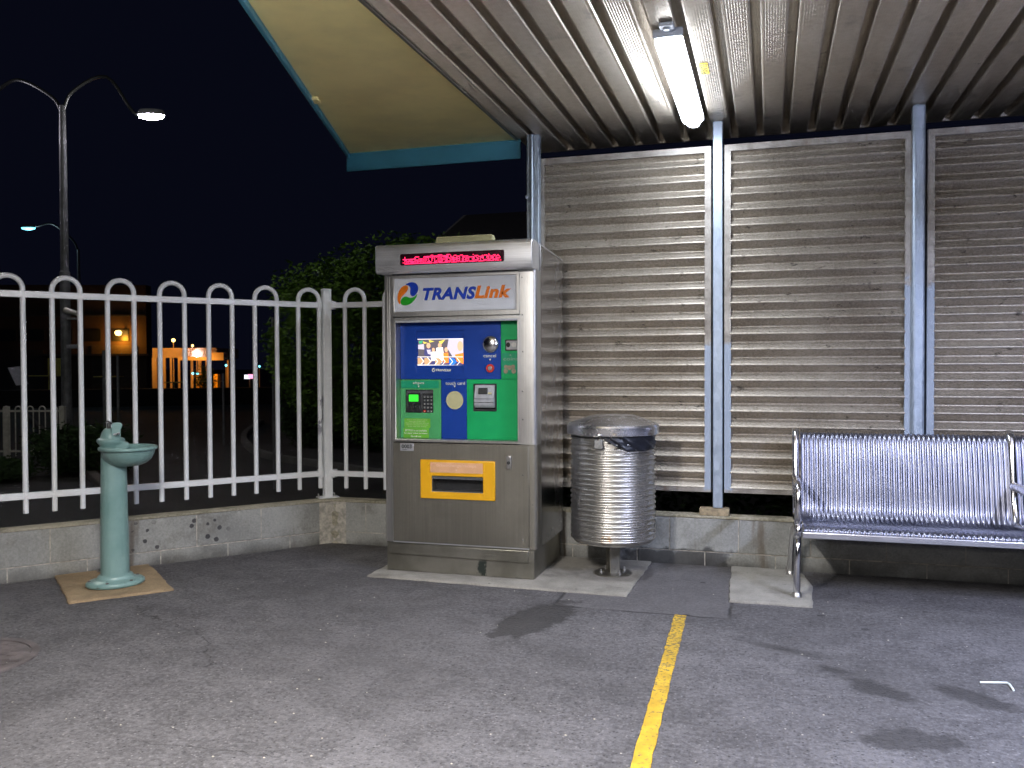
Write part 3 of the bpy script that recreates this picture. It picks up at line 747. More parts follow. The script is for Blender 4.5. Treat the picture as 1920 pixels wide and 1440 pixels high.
# domed speaker, cancel button
dm = MB(); pr = [(.056*cos(radians(a)), .026*sin(radians(a))) for a in range(0, 91, 10)]
n_ = 28; o_ = []
for r_, d_ in pr: o_.append([(TX(-1.7375)+r_*cos(2*pi*i/n_), YP-d_, TZ(1.527)+r_*1.04*sin(2*pi*i/n_)) for i in range(n_+1)])
dm.grid(o_).build('steel_dome', M['polished'], bp, ang=80)
def ringxz(mb, cx, cz, r0_, r1_, y0, y1, n=28):
    rows = [[(cx+r*cos(2*pi*i/n), y, cz+r*sin(2*pi*i/n)) for i in range(n+1)] for r, y in ((r1_, y1), (r1_, y0), (r0_, y0), (r0_, y1))]
    return mb.grid(rows)
ringxz(MB(), TX(-1.740), TZ(1.371), .014, .0275, YP-.008, YP).build('cancel_ring', M['red'], bp)
flat(disc(TX(-1.740), TZ(1.371), .0145), YP-.003, .01).build('cancel_button', M['steel'], bp, bev=.002)
b = MB(); text_xz(b, 'cancel', TX(-1.786), TX(-1.700), TZ(1.442), TZ(1.464), YP-.0015, .006); b.add([(TX(-1.749), YP-.0015, TZ(1.432)), (TX(-1.733), YP-.0015, TZ(1.432)), (TX(-1.741), YP-.0015, TZ(1.418))], [(0, 1, 2)]); b.build('lettering', M['ink'], bp)
# coin column
gp = panel('green_panel', -1.679, -1.549, TZ(1.300), 1.70, M['green'])
panel('label_strip', -1.672, -1.550, TZ(1.335), TZ(1.470), M['teal'], YP-.002, parent=gp, bev=.001)
cs = MB().plate(TX(-1.636), -1.549, TZ(1.484), TZ(1.556), TX(-1.629), -1.557, TZ(1.491), TZ(1.549), YP-.006, YP+.002).build('coin_plate', M['dark'], gp, bev=.002)
flat(rrect(TX(-1.630), -1.556, TZ(1.490), TZ(1.550), .006), YP-.001, .003).build('coin_plate_face', M['lgrey'], gp)
flat(disc(-1.628, TZ(1.522), .013, 20, 1.25), YP-.0045).build('coin_slot', M['black'], gp)
ringxz(MB(), -1.588, TZ(1.522), .0035, .016, YP-.012, YP-.004).build('reject_knob', M['steel'], gp)
b = MB(); text_xz(b, 'coins', -1.662, -1.560, TZ(1.420), TZ(1.442), YP-.0038, .004); b.add([(-1.614, YP-.0038, TZ(1.462)), (-1.622, YP-.0038, TZ(1.452)), (-1.606, YP-.0038, TZ(1.452))], [(0, 1, 2)]); b.build('lettering', simple('grey_lettering', (.30, .48, .36), .5), gp)
cb = MB().xz(disc(-1.647, TZ(1.352), .015, 18), YP-.004, YP-.0022).xz(disc(-1.592, TZ(1.352), .016, 18), YP-.004, YP-.0022).xz(disc(-1.620, TZ(1.374), .016, 18), YP-.0048, YP-.0042).xz(disc(-1.645, TZ(1.380), .013, 18), YP-.004, YP-.0022).xz(disc(-1.597, TZ(1.380), .014, 18), YP-.004, YP-.0022)
cb.build('coin_picture', simple('coin_picture', (.33, .29, .20), .5), gp)
# card payment quarter
ep = MB().plate(-2.3945, TX(-2.086), .900, TZ(1.297), TX(-2.342), TX(-2.141), TZ(1.075), TZ(1.229), YP, YP+.012).build('green_panel', M['green_mid'], tm, bev=.0025)
panel('label_strip', TX(-2.372), TX(-2.100), TZ(1.240), TZ(1.290), M['teal'], YP-.002, parent=ep, bev=.001)
b = MB(); text_xz(b, 'eftpos', TX(-2.285), TX(-2.203), TZ(1.262), TZ(1.284), YP-.0038, .004); b.add([(TX(-2.250), YP-.0038, TZ(1.257)), (TX(-2.236), YP-.0038, TZ(1.257)), (TX(-2.243), YP-.0038, TZ(1.244))], [(0, 1, 2)]); b.build('lettering', M['ink'], ep)
et = MB().box(TX(-2.342), TX(-2.141), YP+.020, YP+.03, TZ(1.07), TZ(1.232)).build('card_terminal', M['grey'], ep)
flat(rrect(TX(-2.330), TX(-2.232), TZ(1.125), TZ(1.208), .008), YP+.0195, .012).build('display_housing', M['dark'], et, bev=.003)
flat(rrect(TX(-2.318), TX(-2.250), TZ(1.150), TZ(1.196), .004), YP+.006, .0015).build('display', M['lcdgreen'], et)
MB().xz([(TX(-2.336), TZ(1.078)), (TX(-2.228), TZ(1.078)), (TX(-2.236), TZ(1.125)), (TX(-2.262), TZ(1.125)), (TX(-2.275), TZ(1.10)), (TX(-2.292), TZ(1.10)), (TX(-2.300), TZ(1.125)), (TX(-2.328), TZ(1.122))], YP-.004, YP+.019).build('card_guide', M['dark'], et, bev=.004)
MB().xz([(TX(-2.300), TZ(1.095)), (TX(-2.272), TZ(1.095)), (TX(-2.280), TZ(1.145)), (TX(-2.292), TZ(1.145))], YP-.010, YP+.0).build('card_slot', M['black'], et, bev=.003)
flat(rrect(TX(-2.224), TX(-2.146), TZ(1.080), TZ(1.205), .004), YP+.0195, .006).build('keypad', M['dark'], et)
for i in range(3):
    for j in range(5):
        kx, kz = TX(-2.215)+i*.0245, TZ(1.190)-j*.0245
        flat(rrect(kx, kx+.017, kz-.014, kz, .002), YP+.0132, .004).build('key', M['red'] if (i == 0 and j == 4) else M['grey'], et)
        bb = MB(); text_xz(bb, '---123456789*0#'[j*3+i], kx+.005, kx+.012, kz-.012, kz-.003, YP+.0088, .01, keep=True); bb.build('key_mark', M['ink'], et)
st1 = panel('instruction_sticker', TX(-2.350), TX(-2.162), TZ(.974), TZ(1.037), M['lime'], YP-.0015, .003, ep, .001, 0)
b = MB()
for i, (t, a) in enumerate((('Insert or swipe card and wait for', .012), ('instructions on the screen', .03), ('Enter your PIN then press enter and', .004), ('take your card ticket and receipt', .008), ('from the tray below', .02))):
    text_xz(b, t, TX(-2.350)+a+.008, TX(-2.165)-a-.004, TZ(1.023)-i*.0112, TZ(1.031)-i*.0112, YP-.0030, .008)
b.build('lettering', M['inkdim'], st1)
st2 = panel('notice_sticker', TX(-2.357), TX(-2.172), .903, TZ(.972), M['lime'], YP-.001, .003, ep, .0008, 0)
b = MB()
for i, (t, a) in enumerate((('EFTPOS is not available', .010), ('for paper ticket purchases.', .002), ('No cash out.', .050))):
    text_xz(b, t, TX(-2.352)+a, TX(-2.177)-a, TZ(.950)-i*.0195, TZ(.963)-i*.0195, YP-.0024, .012)
b.build('lettering', M['ink'], st2)
# touch card column
tp = panel('blue_panel', TX(-2.084), TX(-1.905), .900, TZ(1.2985), M['blue'])
b = MB(); text_xz(b, 'touch card', TX(-2.052), TX(-1.916), TZ(1.262), TZ(1.284), YP-.0015, .004); b.add([(TX(-1.994), YP-.0015, TZ(1.257)), (TX(-1.980), YP-.0015, TZ(1.257)), (TX(-1.987), YP-.0015, TZ(1.244))], [(0, 1, 2)]); b.build('lettering', M['ink'], tp)
ringxz(MB(), TX(-1.987), TZ(1.161), .060, .064, YP-.004, YP).build('reader_ring', M['blue'], tp)
flat(disc(TX(-1.987), TZ(1.161), .0605, 40), YP-.001, .004).build('card_reader', M['disc'], tp)
# ticket / note unit
np_ = MB().plate(TX(-1.903), -1.549, .900, TZ(1.2985), TX(-1.857), TX(-1.698), TZ(1.090), TZ(1.270), YP, YP+.012).build('green_panel', M['green'], tm, bev=.0025)
pu = MB().plate(TX(-1.857), TX(-1.698), TZ(1.090), TZ(1.270), TX(-1.848), TX(-1.706), TZ(1.105), TZ(1.262), YP-.004, YP+.010).build('note_unit_frame', M['dark'], np_, bev=.002)
MB().box(TX(-1.850), TX(-1.704), YP+.011, YP+.012, TZ(1.10), TZ(1.265)).build('note_unit_recess', M['black'], np_)
nu = MB().yz([(YP-.010, TZ(1.262)), (YP+.011, TZ(1.262)), (YP+.011, TZ(1.115)), (YP-.018, TZ(1.115)), (YP-.032, TZ(1.130)), (YP-.034, TZ(1.160)), (YP-.026, TZ(1.195))], TX(-1.843), TX(-1.709)).build('note_unit', M['lgrey'], np_, bev=.003)
MB().yz([(YP-.0345, TZ(1.205)), (YP-.02, TZ(1.20)), (YP-.02, TZ(1.245)), (YP-.026, TZ(1.240))], TX(-1.815), TX(-1.752)).build('note_slot', M['dark'], nu, bev=.003)
MB().box(TX(-1.843), TX(-1.709), YP-.037, YP-.02, TZ(1.172), TZ(1.174)).box(TX(-1.843), TX(-1.709), YP-.037, YP-.02, TZ(1.148), TZ(1.151)).build('note_unit_trim', M['dark'], nu)
flat(rrect(TX(-1.745), TX(-1.722), TZ(1.203), TZ(1.215), .002), YP-.027, .008).build('note_unit_label', M['disc'], nu)
# lower door with the ticket hatch
ld = MB().plate(-2.422, -1.474, .212, .876, -2.139, -1.782, .557, .661, YF, YF+.082).build('lower_door', M['steel_dark'], tm, bev=.0025)
ht = MB().plate(-2.220, -1.699, .510, .767, -2.140, -1.781, .558, .662, YF-.012, YF+.002)
ht = ht.build('hatch_surround', M['yellow'], ld, bev=.004)
MB().box(-2.140, -1.781, YF+.070, YF+.080, .557, .661).build('hatch_back', M['dark'], ld)
MB().yz([(YF+.002, .640), (YF+.050, .655), (YF+.052, .659), (YF+.002, .660)], -2.139, -1.782).build('hatch_flap', M['grey'], ld)
MB().box(-2.139, -1.782, YF-.012, YF+.06, .5575, .5605).build('hatch_sill', M['steel'], ld)
lb = flat(rrect(-2.148, -1.780, .684, .753, .003), YF-.0122, .001).build('hatch_label', M['peach'], ht)
b = MB(); text_xz(b, 'ticket/change/receipt', -2.105, -1.825, .718, .744, YF-.0138, .004); b.add([(-1.971, YF-.0138, .708), (-1.955, YF-.0138, .708), (-1.963, YF-.0138, .695)], [(0, 1, 2)]); b.build('lettering', M['inkfaint'], lb)
hd = flat(rrect(-1.636, -1.572, .692, .828, .004), YF-.0002, .002).build('handle_plate', M['steel_dark'], ld, bev=.001)
MB().yz([(YF-.022, .805), (YF-.002, .812), (YF-.002, .720), (YF-.012, .722), (YF-.018, .76)], -1.622, -1.588).build('handle', M['steel'], hd, bev=.004)
ringxz(MB(), -1.604, .762, .003, .010, YF-.024, YF-.016, 16).build('lock', M['dark'], hd)
MB().box(-1.622, -1.588, YF-.006, YF-.002, .726, .738).build('lock_slot', M['black'], hd)
nb = flat(rrect(-2.369, -2.270, .820, .873, .006), YF-.0002, .002).build('number_plate', M['steel_h'], ld, bev=.001)
b = MB(); text_xz(b, '0003', -2.356, -2.284, .838, .864, YF-.0032, .02); text_xz(b, 'LIGHT', -2.350, -2.318, .826, .832, YF-.0032, .02); b.build('lettering', M['dark'], nb)
for x, z in ((-1.514, .684), (-1.448, .495), (-1.516, .265), (-1.513, 1.713), (-1.510, 1.476), (-1.513, 1.222), (-1.512, 1.041), (-1.514, 1.951)):
    flat(disc(x, z, .0048, 12), YF-.0003 if z > .88 else YF-.0003, .0025).build('rivet', M['polished'], tm, bev=.001)
# plinth
M['plinth'] = None
g = G('plinth_steel', rough=.42, metal=.9); n = g.noise(4, 5, .6); c = g.mix((.23, .22, .18), (.34, .325, .28), n.step(.3, .7))
dr_ = g.blob(-1.800, 5.295, .030, .05, 0, 0, .2); mk = (g.x+1.800+(g.noise(22, 3)-.5)*.05).abs().step(.034, .020)*g.z.step(.13, .10)*g.noise(30, 3, .6, g.vec(1, 1, .3)).step(.36, .44)
mk = mk*(g.z.m('MULTIPLY', 7.0)+g.noise(24, 3, .6, g.vec(1, 1, .35))).step(.55, .72)
c = g.mix(c, (.03, .05, .045), mk*.85); c = g.mix(c, (.06, .055, .045), g.z.m('ADD', (g.noise(14, 4)-.5)*.03).step(.02, .0)*.9)
g.set(color=c, rough=n*.15+.33); M['plinth'] = g.m
pl = MB().yz([(5.302, .011), (6.01, .011), (6.01, .204), (5.302, .204)], -2.474, -1.444).build('plinth', M['plinth'], tm, bev=.002)
MB().xz([(-2.452, .196), (-1.478, .196), (-1.484, .118), (-2.444, .128), (-2.452, .140)], 5.286, 5.303).build('kick_plate', M['plinth'], pl, bev=.004)
MB().box(-2.424, -1.445, YF+.001, YF+.08, .2042, .2118).build('door_gap', M['steel_h'], tm)
# hood
hp = [(5.215, 2.185), (5.205, 2.178), (5.198, 2.160), (5.198, 2.022), (5.204, 2.006), (5.222, 1.998), (5.29, 2.001), (5.38, 2.003), (5.38, 2.172), (5.29, 2.186)]
MB().yz(hp, -2.497, -1.424).build('hood', M['steel_h'], tm, bev=.003)
MB().yz([(5.381, 2.169), (6.018, 2.139), (6.018, 2.145), (5.381, 2.176)], -2.49, -1.419).build('lid', M['steel_h'], tm, bev=.001)
ds = MB().xz(rrect(-2.318, -1.604, 2.046, 2.121, .012), 5.1955, 5.199).build('display_window', simple('display_glass', (.035, .004, .010), .25), tm, bev=.001)
G5 = {'I': '1F 4 4 4 4 4 1F', 'a': '0 0 E 1 F 11 F', 'd': '1 1 D 13 11 11 F', 'e': '0 0 E 11 1F 10 E', 's': '0 0 F 10 E 1 1E', 'E': '1F 10 10 1E 10 10 1F', 'J': '7 2 2 2 2 12 C', 'T': '1F 15 4 4 4 4 E', 'B': '1E 11 11 1E 11 11 1E', 'O': 'E 11 11 11 11 11 E', '9': 'E 11 11 F 1 11 E', 'i': '4 0 C 4 4 4 E', 'c': '0 0 F 10 10 10 F', 't': '4 4 1F 4 4 4 7', 'l': 'C 4 4 4 4 4 E', 'n': '0 0 1E 11 11 11 11', 'o': '0 0 E 11 11 11 E', 'r': '0 0 16 18 10 10 10'}
cols = 112; nrow = 9; grid_ = [[0]*cols for _ in range(nrow)]
xx = 1
for i, ch in enumerate('teseEedTTJTJTBTBaOeOoaciccrciaoe'):
    rws = [int(v, 16) for v in G5[ch].split()]; dy = 2 if ch.islower() and ch != 't' else 1
    for r_ in range(7):
        for q in range(5):
            X = xx+q
            if X < cols and rws[r_] >> (4-q) & 1: grid_[min(8, r_+2-(i % 3 == 0 and i > 8))][X] = 1
    xx += 3 if i % 3 else 4
for X in range(cols):
    if X > 2 and X % 2 == 0 and X < xx+4: grid_[8][X] = 1
led = MB(); lw = (.714-.026)/cols; lh = (.075-.012)/nrow
for r_ in range(nrow):
    for q in range(cols):
        if grid_[r_][q] or (r_ > 2 and random.random() < .13 and q < xx):
            cx, cz = -2.305+lw*(q+.5), 2.115-lh*(r_+.5); led.xz([(cx-lw*.36, cz-lh*.34), (cx+lw*.36, cz-lh*.34), (cx+lw*.36, cz+lh*.34), (cx-lw*.36, cz+lh*.34)], 5.1948, 5.1954)
led.build('led_dots', M['led'], ds, smooth=False)
MB().xz([(-2.235, 2.168), (-2.205, 2.280), (-1.805, 2.280), (-1.775, 2.165)], 5.56, 5.62).build('lifting_bracket', M['disc'], tm, bev=.003)

# ---------------------------------------------------------------- litter bin
BX, BY = -.990, 5.625
bn = thing('litter_bin', (BX, BY, .01), 'round ribbed stainless litter bin on a single post beside the ticket machine', 'litter bin')
pr = [(.20, .235), (.262, .243)]; z = .255; nr = 21; pz = (.940-.255)/nr
for i in range(nr):
    for t in range(10):
        u = t/10; pr.append((.2745+.0066*sin(2*pi*u), .255+pz*(i+u)))
pr += [(.272, .940), (.262, .940), (.262, .30), (.02, .30)]
def drum():
    g = G('ribbed_perforated_stainless', rough=.27, metal=1.); n = g.noise(3, 5, .6)
    c = g.mix((.52, .50, .47), (.68, .665, .63), n.step(.3, .7))
    ru = (g.x+.985).abs().step(.04, .02)*(g.z-.275).abs().step(.04, .02)*g.noise(30, 4).step(.45, .6); c = g.mix(c, (.30, .16, .05), ru*.7)
    g.set(color=c, rough=g.noise(9, 3)*.05+.32); return g.m
M['drum'] = drum()
MB().lathe(pr, (BX, BY), 120, caps=False).build('drum', M['drum'], bn, ang=170)
MB().lathe([(.05, .232), (.255, .232), (.262, .243)], (BX, BY), 48).build('drum_bottom', M['drum'], bn)
lp = [(.292, .944), (.300, .938), (.302, .944), (.302, .990), (.297, 1.001), (.285, 1.008), (.150, 1.056), (.142, 1.058), (.0, 1.060)]
MB().lathe(lp, (BX, BY), 72, caps=False).build('lid', stainless('spun_steel_lid', (.84, .84, .86), .26, 'h', .06, .05), bn, ang=24)
MB().lathe([(.02, .937), (.298, .937)], (BX, BY), 48, caps=False).build('lid_underside', M['dark'], bn)
po = MB().obox((BX, BY), (cos(.55), sin(.55)), .075, .075, .012, .245).build('stand_post', M['steel_dark'], bn, bev=.006)
bpz = MB().lathe([(.115, .010), (.122, .010), (.122, .020), (.116, .022), (.0, .022)], (BX-.0, BY-.01), 40).build('base_plate', M['steel_dark'], bn)
for a in (40, 130, 220, 310):
    bx_, by_ = BX+.088*cos(radians(a)), BY-.01+.088*sin(radians(a))
    MB().lathe([(.012, .022), (.012, .032), (.006, .033), (.006, .046)], (bx_, by_), 8).build('anchor_bolt', M['steel'], bpz)
# bag edge hanging out on the right
M['bag_'] = M['bag']; rows = []
A0, A1 = radians(-96), radians(-6)
for j in range(9):
    v = j/8; row = []
    for i in range(61):
        u = i/60; a = A0+(A1-A0)*u; dep = .095*min(1, (u*2.6)**.8)*(1-.25*max(0, u-.75)*4*.5)+.004
        r = .287+.004*sin(u*26-v*9)+.003*sin(u*47-v*17+1)+.0015*sin(v*14+u*5)-.003*v
        row.append((BX+r*cos(a), BY+r*sin(a), .940-dep*v))
    rows.append(row)
rows2 = [[(BX+(p[0]-BX)*.985, BY+(p[1]-BY)*.985, p[2]) for p in r] for r in rows[::-1]]
lb_ = MB().grid(rows+rows2+[rows[0]]).build('bin_liner', M['bag'], ang=170); tag(lb_, 'crinkled black plastic bag edge hanging out under the bin lid', 'bin bag')
px_, py_ = BX+.298*cos(radians(-97)), BY+.298*sin(radians(-97))
pk = thing('padlock', (px_, py_-.012, .87), 'small silver padlock hanging below the lid of the litter bin', 'padlock')
MB().xz(rrect(px_-.026, px_+.026, .862, .915, .006), py_-.024, py_-.004).build('body', M['brass'], pk, bev=.003)
MB().tube([(px_-.015, py_-.014, .912), (px_-.015, py_-.014, .936)]+[(px_-.015*cos(radians(a)), py_-.014, .936+.015*sin(radians(a))) for a in range(20, 180, 20)]+[(px_+.015, py_-.014, .936), (px_+.015, py_-.014, .912)], .0038, 8).build('shackle', M['polished'], pk)
MB().box(px_-.034, px_-.004, py_-.018, py_+.02, .935, .943).build('hasp', M['steel'], bn, bev=.002)

# ---------------------------------------------------------------- bench
be = thing('bench', (1.0, 5.6, .01), 'long polished tubular bench with corrugated perforated metal seat and back', 'bench')
prof = [(5.300, .392), (5.296, .406), (5.302, .420), (5.325, .432), (5.36, .436), (5.44, .430), (5.55, .418), (5.63, .408), (5.69, .406), (5.735, .420), (5.762, .452), (5.780, .50), (5.805, .62), (5.830, .74), (5.852, .84), (5.872, .905), (5.893, .932), (5.920, .943), (5.948, .938), (5.965, .918), (5.968, .895)]
pp = smoothpath([(0, y, z) for y, z in prof], 4)
def bsheet(x0, x1):
    nx = int((x1-x0)/.0035); P = .0283
    nrm = []
    for i, p in enumerate(pp):
        t = (pp[min(i+1, len(pp)-1)]-pp[max(i-1, 0)]).normalized(); nrm.append(Vector((0, -t.z, t.y)))
    rows = []
    for p, nn_ in zip(pp, nrm):
        row = []
        for i in range(nx+1):
            x = x0+(x1-x0)*i/nx; w = cos(2*pi*(x-x0)/P); w = (w+.18*cos(4*pi*(x-x0)/P))*.0031
            row.append((x, p.y+nn_.y*w, p.z+nn_.z*w))
        rows.append(row)
    return MB().grid(rows)
def benchm():
    g = G('bench_sheet_stainless', rough=.26, metal=1.); n = g.noise(5, 5, .6); v = g.vec(1, 1, .8)
    c = g.mix((.23, .24, .31), (.33, .34, .42), n.step(.3, .7))
    g.set(color=c, rough=g.noise(14, 4)*.10+.29); return g.m
M['bsheet'] = benchm()
bsheet(.198, 1.392).build('seat_and_back', M['bsheet'], be, ang=175)
bsheet(1.428, 2.480).build('seat_and_back', M['bsheet'], be, ang=175)
M['edge'] = stainless('bench_edge_strip', (.74, .75, .82), .30, 'h', .06, .05)
MB().box(.190, 2.49, 5.286, 5.318, .368, .404).build('front_rail', M['edge'], be, bev=.004)
MB().box(.190, 2.49, 5.60, 5.64, .372, .398).build('under_rail', M['steel'], be, bev=.003)
def bside(x, feet=True):
    T = .0205
    if feet:
        MB().tube(smoothpath([(x-.006, 5.330, .012), (x-.006, 5.332, .10), (x-.004, 5.338, .22), (x, 5.352, .31), (x, 5.40, .372), (x, 5.48, .392), (x, 5.58, .388)], 5), T, 16).build('leg', M['polished'], be)
        MB().tube(smoothpath([(x-.030, 5.905, .012), (x-.028, 5.885, .10), (x-.020, 5.83, .24), (x-.010, 5.76, .34), (x, 5.68, .385), (x, 5.58, .388)], 5), T, 16).build('leg', M['polished'], be)
        for fx, fy in ((x-.006, 5.330), (x-.030, 5.905)):
            MB().lathe([(.027, .010), (.030, .014), (.027, .030), (.0215, .038), (.0215, .042)], (fx, fy), 24).build('foot_collar', M['steel'], be)
    MB().tube(smoothpath([(x, 5.330, .370), (x, 5.306, .385), (x, 5.300, .410), (x, 5.318, .440), (x, 5.36, .452), (x, 5.44, .446), (x, 5.56, .434), (x, 5.66, .424), (x, 5.72, .430), (x, 5.76, .470), (x, 5.785, .56), (x, 5.812, .70), (x, 5.842, .83), (x, 5.868, .915), (x, 5.895, .944), (x, 5.930, .950), (x, 5.962, .932), (x, 5.972, .895)], 4), .0215, 16).build('side_frame', M['polished'], be)
    MB().tube(smoothpath([(x, 5.322, .452), (x, 5.300, .485), (x, 5.294, .54), (x, 5.300, .61), (x, 5.325, .655), (x, 5.375, .672), (x, 5.50, .672), (x, 5.65, .668), (x, 5.79, .66)], 5), .0215, 16).build('armrest', M['polished'], be)
bside(.165)
# middle divider: back tube, moulded arm
x_ = 1.410
MB().tube(smoothpath([(x_, 5.330, .370), (x_, 5.304, .395), (x_, 5.318, .432), (x_, 5.44, .440), (x_, 5.66, .420), (x_, 5.73, .44), (x_, 5.785, .56), (x_, 5.842, .83), (x_, 5.868, .915), (x_, 5.895, .946), (x_, 5.930, .952), (x_, 5.962, .932), (x_, 5.972, .895)], 5), .026, 16).build('side_frame', M['polished'], be)
MB().tube(smoothpath([(x_, 5.80, .645), (x_, 5.66, .652), (x_, 5.52, .650), (x_, 5.41, .640)], 5), .027, 20).build('armrest', M['polished'], be)
MB().tube(smoothpath([(x_, 5.44, .632), (x_, 5.36, .58), (x_, 5.34, .50), (x_, 5.35, .43)], 5), .018, 14).build('armrest', M['polished'], be)
MB().tube([(x_, 5.40, .012), (x_, 5.40, .40)], .0205, 16).build('leg', M['polished'], be) if False else None
bside(2.51)

# ---------------------------------------------------------------- drinking fountain
NV = Vector((.667, -.745)); RV = Vector((.745, .667)); F0 = Vector((-3.97, 4.45)); WD = (.6, .8)
def FP(s, n): v = F0+RV*s+NV*n; return (v.x, v.y)
fo = thing('drinking_fountain', (*FP(.012, 0), .014), 'mint green pedestal drinking fountain standing in front of the white fence', 'drinking fountain')
MB().lathe([(.150, .014), (.166, .016), (.174, .026), (.172, .040), (.160, .048), (.118, .054), (.108, .060), (.106, .072), (.098, .082), (.086, .084)], FP(.014, 0), 48, ex=WD, kx=1.0, ky=.82).build('base', M['mint'], fo, ang=50)
for a in (-118, -62, 20, 170):
    v = Vector(FP(.014, 0))+Vector(WD)*(.150*cos(radians(a)))+Vector((-.8, .6))*(-.122*sin(radians(a)))*-1
    MB().lathe([(.010, .040), (.010, .053), (.004, .055)], tuple(v), 6).build('anchor_bolt', M['iron'], fo)
MB().lathe([(.0850, .06), (.0835, .25), (.0790, .55), (.0745, .80), (.072, .86)], FP(.012, 0), 48).build('pedestal', M['mint'], fo, ang=60)
bc = FP(.096, .03)
br = [(.03, .766), (.07, .768), (.105, .782), (.135, .806), (.152, .836), (.158, .858), (.160, .866), (.170, .868), (.175, .876), (.173, .886), (.165, .890), (.157, .886), (.148, .872), (.135, .850), (.10, .828), (.05, .820), (.0, .819)]
MB().lathe(br, bc, 56, ex=RV, kx=1.0, ky=1.12).build('bowl', M['mint'], fo, ang=60)
MB().lathe([(.02, .8195), (.018, .8215), (.0, .8215)], bc, 20).build('waste', M['steel'], fo)
dk = FP(-.002, -.085)
MB().lathe([(.03, .80), (.05, .84), (.062, .885), (.078, .905), (.084, .918), (.082, .930), (.072, .936), (.0, .938)], dk, 40, ex=RV, kx=1., ky=1.25).build('back_deck', M['mint'], fo, ang=50)
MB().lathe([(.060, .925), (.059, .945), (.052, .972), (.038, .994), (.018, 1.004), (.0, 1.006)], FP(-.004, -.09), 36, ex=RV, kx=1., ky=1.2).build('valve_cover', M['mint'], fo, ang=60)
# apron joining bowl and deck, bubbler block with guard
def fprism(poly, n0, n1): return MB().prism(poly, lambda a, b, d: (*FP(a, d), b))
def fpr(poly, n0, n1):
    mb = MB(); return mb.prism(poly, lambda a, b, d: (*FP(a, d), b), n0, n1)
fpr([(-.030, .860), (.085, .860), (.110, .895), (.062, .925), (-.02, .930)], -.12, -.02).build('apron', M['mint'], fo, bev=.010, seg=3)
fpr([(.000, .880), (.052, .880), (.056, .990), (.000, .990)], -.075, -.015).build('bubbler_block', M['mint'], fo, bev=.006, seg=3)
gd_ = fpr([(.004, .985), (.052, .985), (.060, 1.000), (.066, 1.018), (.062, 1.032), (.048, 1.038), (.018, 1.036), (.002, 1.028)], -.050, -.030).build('mouth_guard', M['mint'], fo, bev=.005, seg=3)
MB().tube([(*FP(.026, -.022), .955), (*FP(.034, .004), .957), (*FP(.044, .012), .968)], .008, 10).build('spout', M['polished'], fo)
MB().tube([(*FP(.012, -.012), .962), (*FP(.050, -.008), .972)], .005, 8).build('nozzle', M['lgrey'], fo)
MB().lathe([(.012, .995), (.011, 1.030), (.008, 1.036)], FP(-.012, -.07), 14).build('valve_stem', M['dark'], fo)
MB().tube([(*FP(-.034, -.07), 1.040), (*FP(-.018, -.068), 1.044), (*FP(.004, -.06), 1.030), (*FP(.012, -.055), 1.018)], .0055, 8).build('lever', M['polished'], fo)

# ---------------------------------------------------------------- beyond the wall: lamps, trees, buildings
M['pole'] = simple('street_pole_steel', (.12, .12, .13), .6, .3, .25, 6)
M['head'] = simple('lamp_head', (.25, .25, .27), .5)
M['glow_white'] = emis('street_lamp_glow', (.93, .86, 1.0), 60)
M['glow_teal'] = emis('street_lamp_glow_teal', (.16, .80, 1.0), 2.2)
M['glow_sodium'] = emis('sodium_glow', (1.0, .62, .16), 3.0)
def plamp(loc, col, power, r=.12, name='lamp_light', parent=None, spot=None):
    ld_ = bpy.data.lights.new(name, 'SPOT' if spot else 'POINT'); ld_.energy = power; ld_.color = col; ld_.shadow_soft_size = r
    if spot: ld_.spot_size = radians(spot); ld_.spot_blend = .5
    o = bpy.data.objects.new(name, ld_); COL.objects.link(o); o.location = Vector(loc)-(ORG[parent] if parent else Vector((0, 0, 0))); o.parent = parent; return o
def arm_lamp(root, p0, p1, r, hs, glow, d):
    """curved outreach arm from p0 to a lamp head at p1"""
    p0, p1 = Vector(p0), Vector(p1); v = p1-p0; m1 = p0+Vector((v.x*.12, v.y*.12, .55*hs)); m2 = p0+Vector((v.x*.5, v.y*.5, .95*hs+v.z*.3)); m3 = p1+Vector((-v.x*.2, -v.y*.2, .10*hs))
    MB().tube(smoothpath([p0, m1, m2, m3, p1+Vector((0, 0, .06*hs))], 5), r, 10).build('arm', M['dark'], root)
    h = Vector((v.x, v.y)).normalized()
    MB().lathe([(.05*hs, .20*hs+p1.z), (.20*hs, .16*hs+p1.z), (.24*hs, .06*hs+p1.z), (.23*hs, .03*hs+p1.z)], (p1.x, p1.y), 20, ex=h, kx=1.5, ky=.7).build('lamp_head', M['head'], root)
    MB().lathe([(.22*hs, .03*hs+p1.z), (.20*hs, -.03*hs+p1.z), (.10*hs, -.07*hs+p1.z), (.0, -.075*hs+p1.z)], (p1.x, p1.y), 20, ex=h, kx=1.5, ky=.7).build('lamp_lens', glow, root)
s1 = thing('street_lamp', (-14.10, 14.55, -.6), 'tall grey street lamp pole with two curved arms and a security camera', 'street lamp', 'street lamps')
MB().lathe([(.115, -.6), (.100, 1.5), (.098, 3.4), (.080, 3.42), (.070, 6.2), (.060, 6.85)], (-14.10, 14.55), 18).build('pole', M['pole'], s1)
arm_lamp(s1, (-14.10, 14.55, 6.7), (-12.42, 15.19, 6.66), .035, .82, M['glow_white'], 1)
arm_lamp(s1, (-14.10, 14.55, 6.7), (-15.80, 13.95, 7.0), .035, .62, M['glow_white'], 1)
plamp((-12.42, 15.19, 6.50), (.95, .95, .95), 45, .15, parent=s1); plamp((-15.80, 13.95, 6.85), (.95, .90, 1.0), 60, .15, parent=s1)
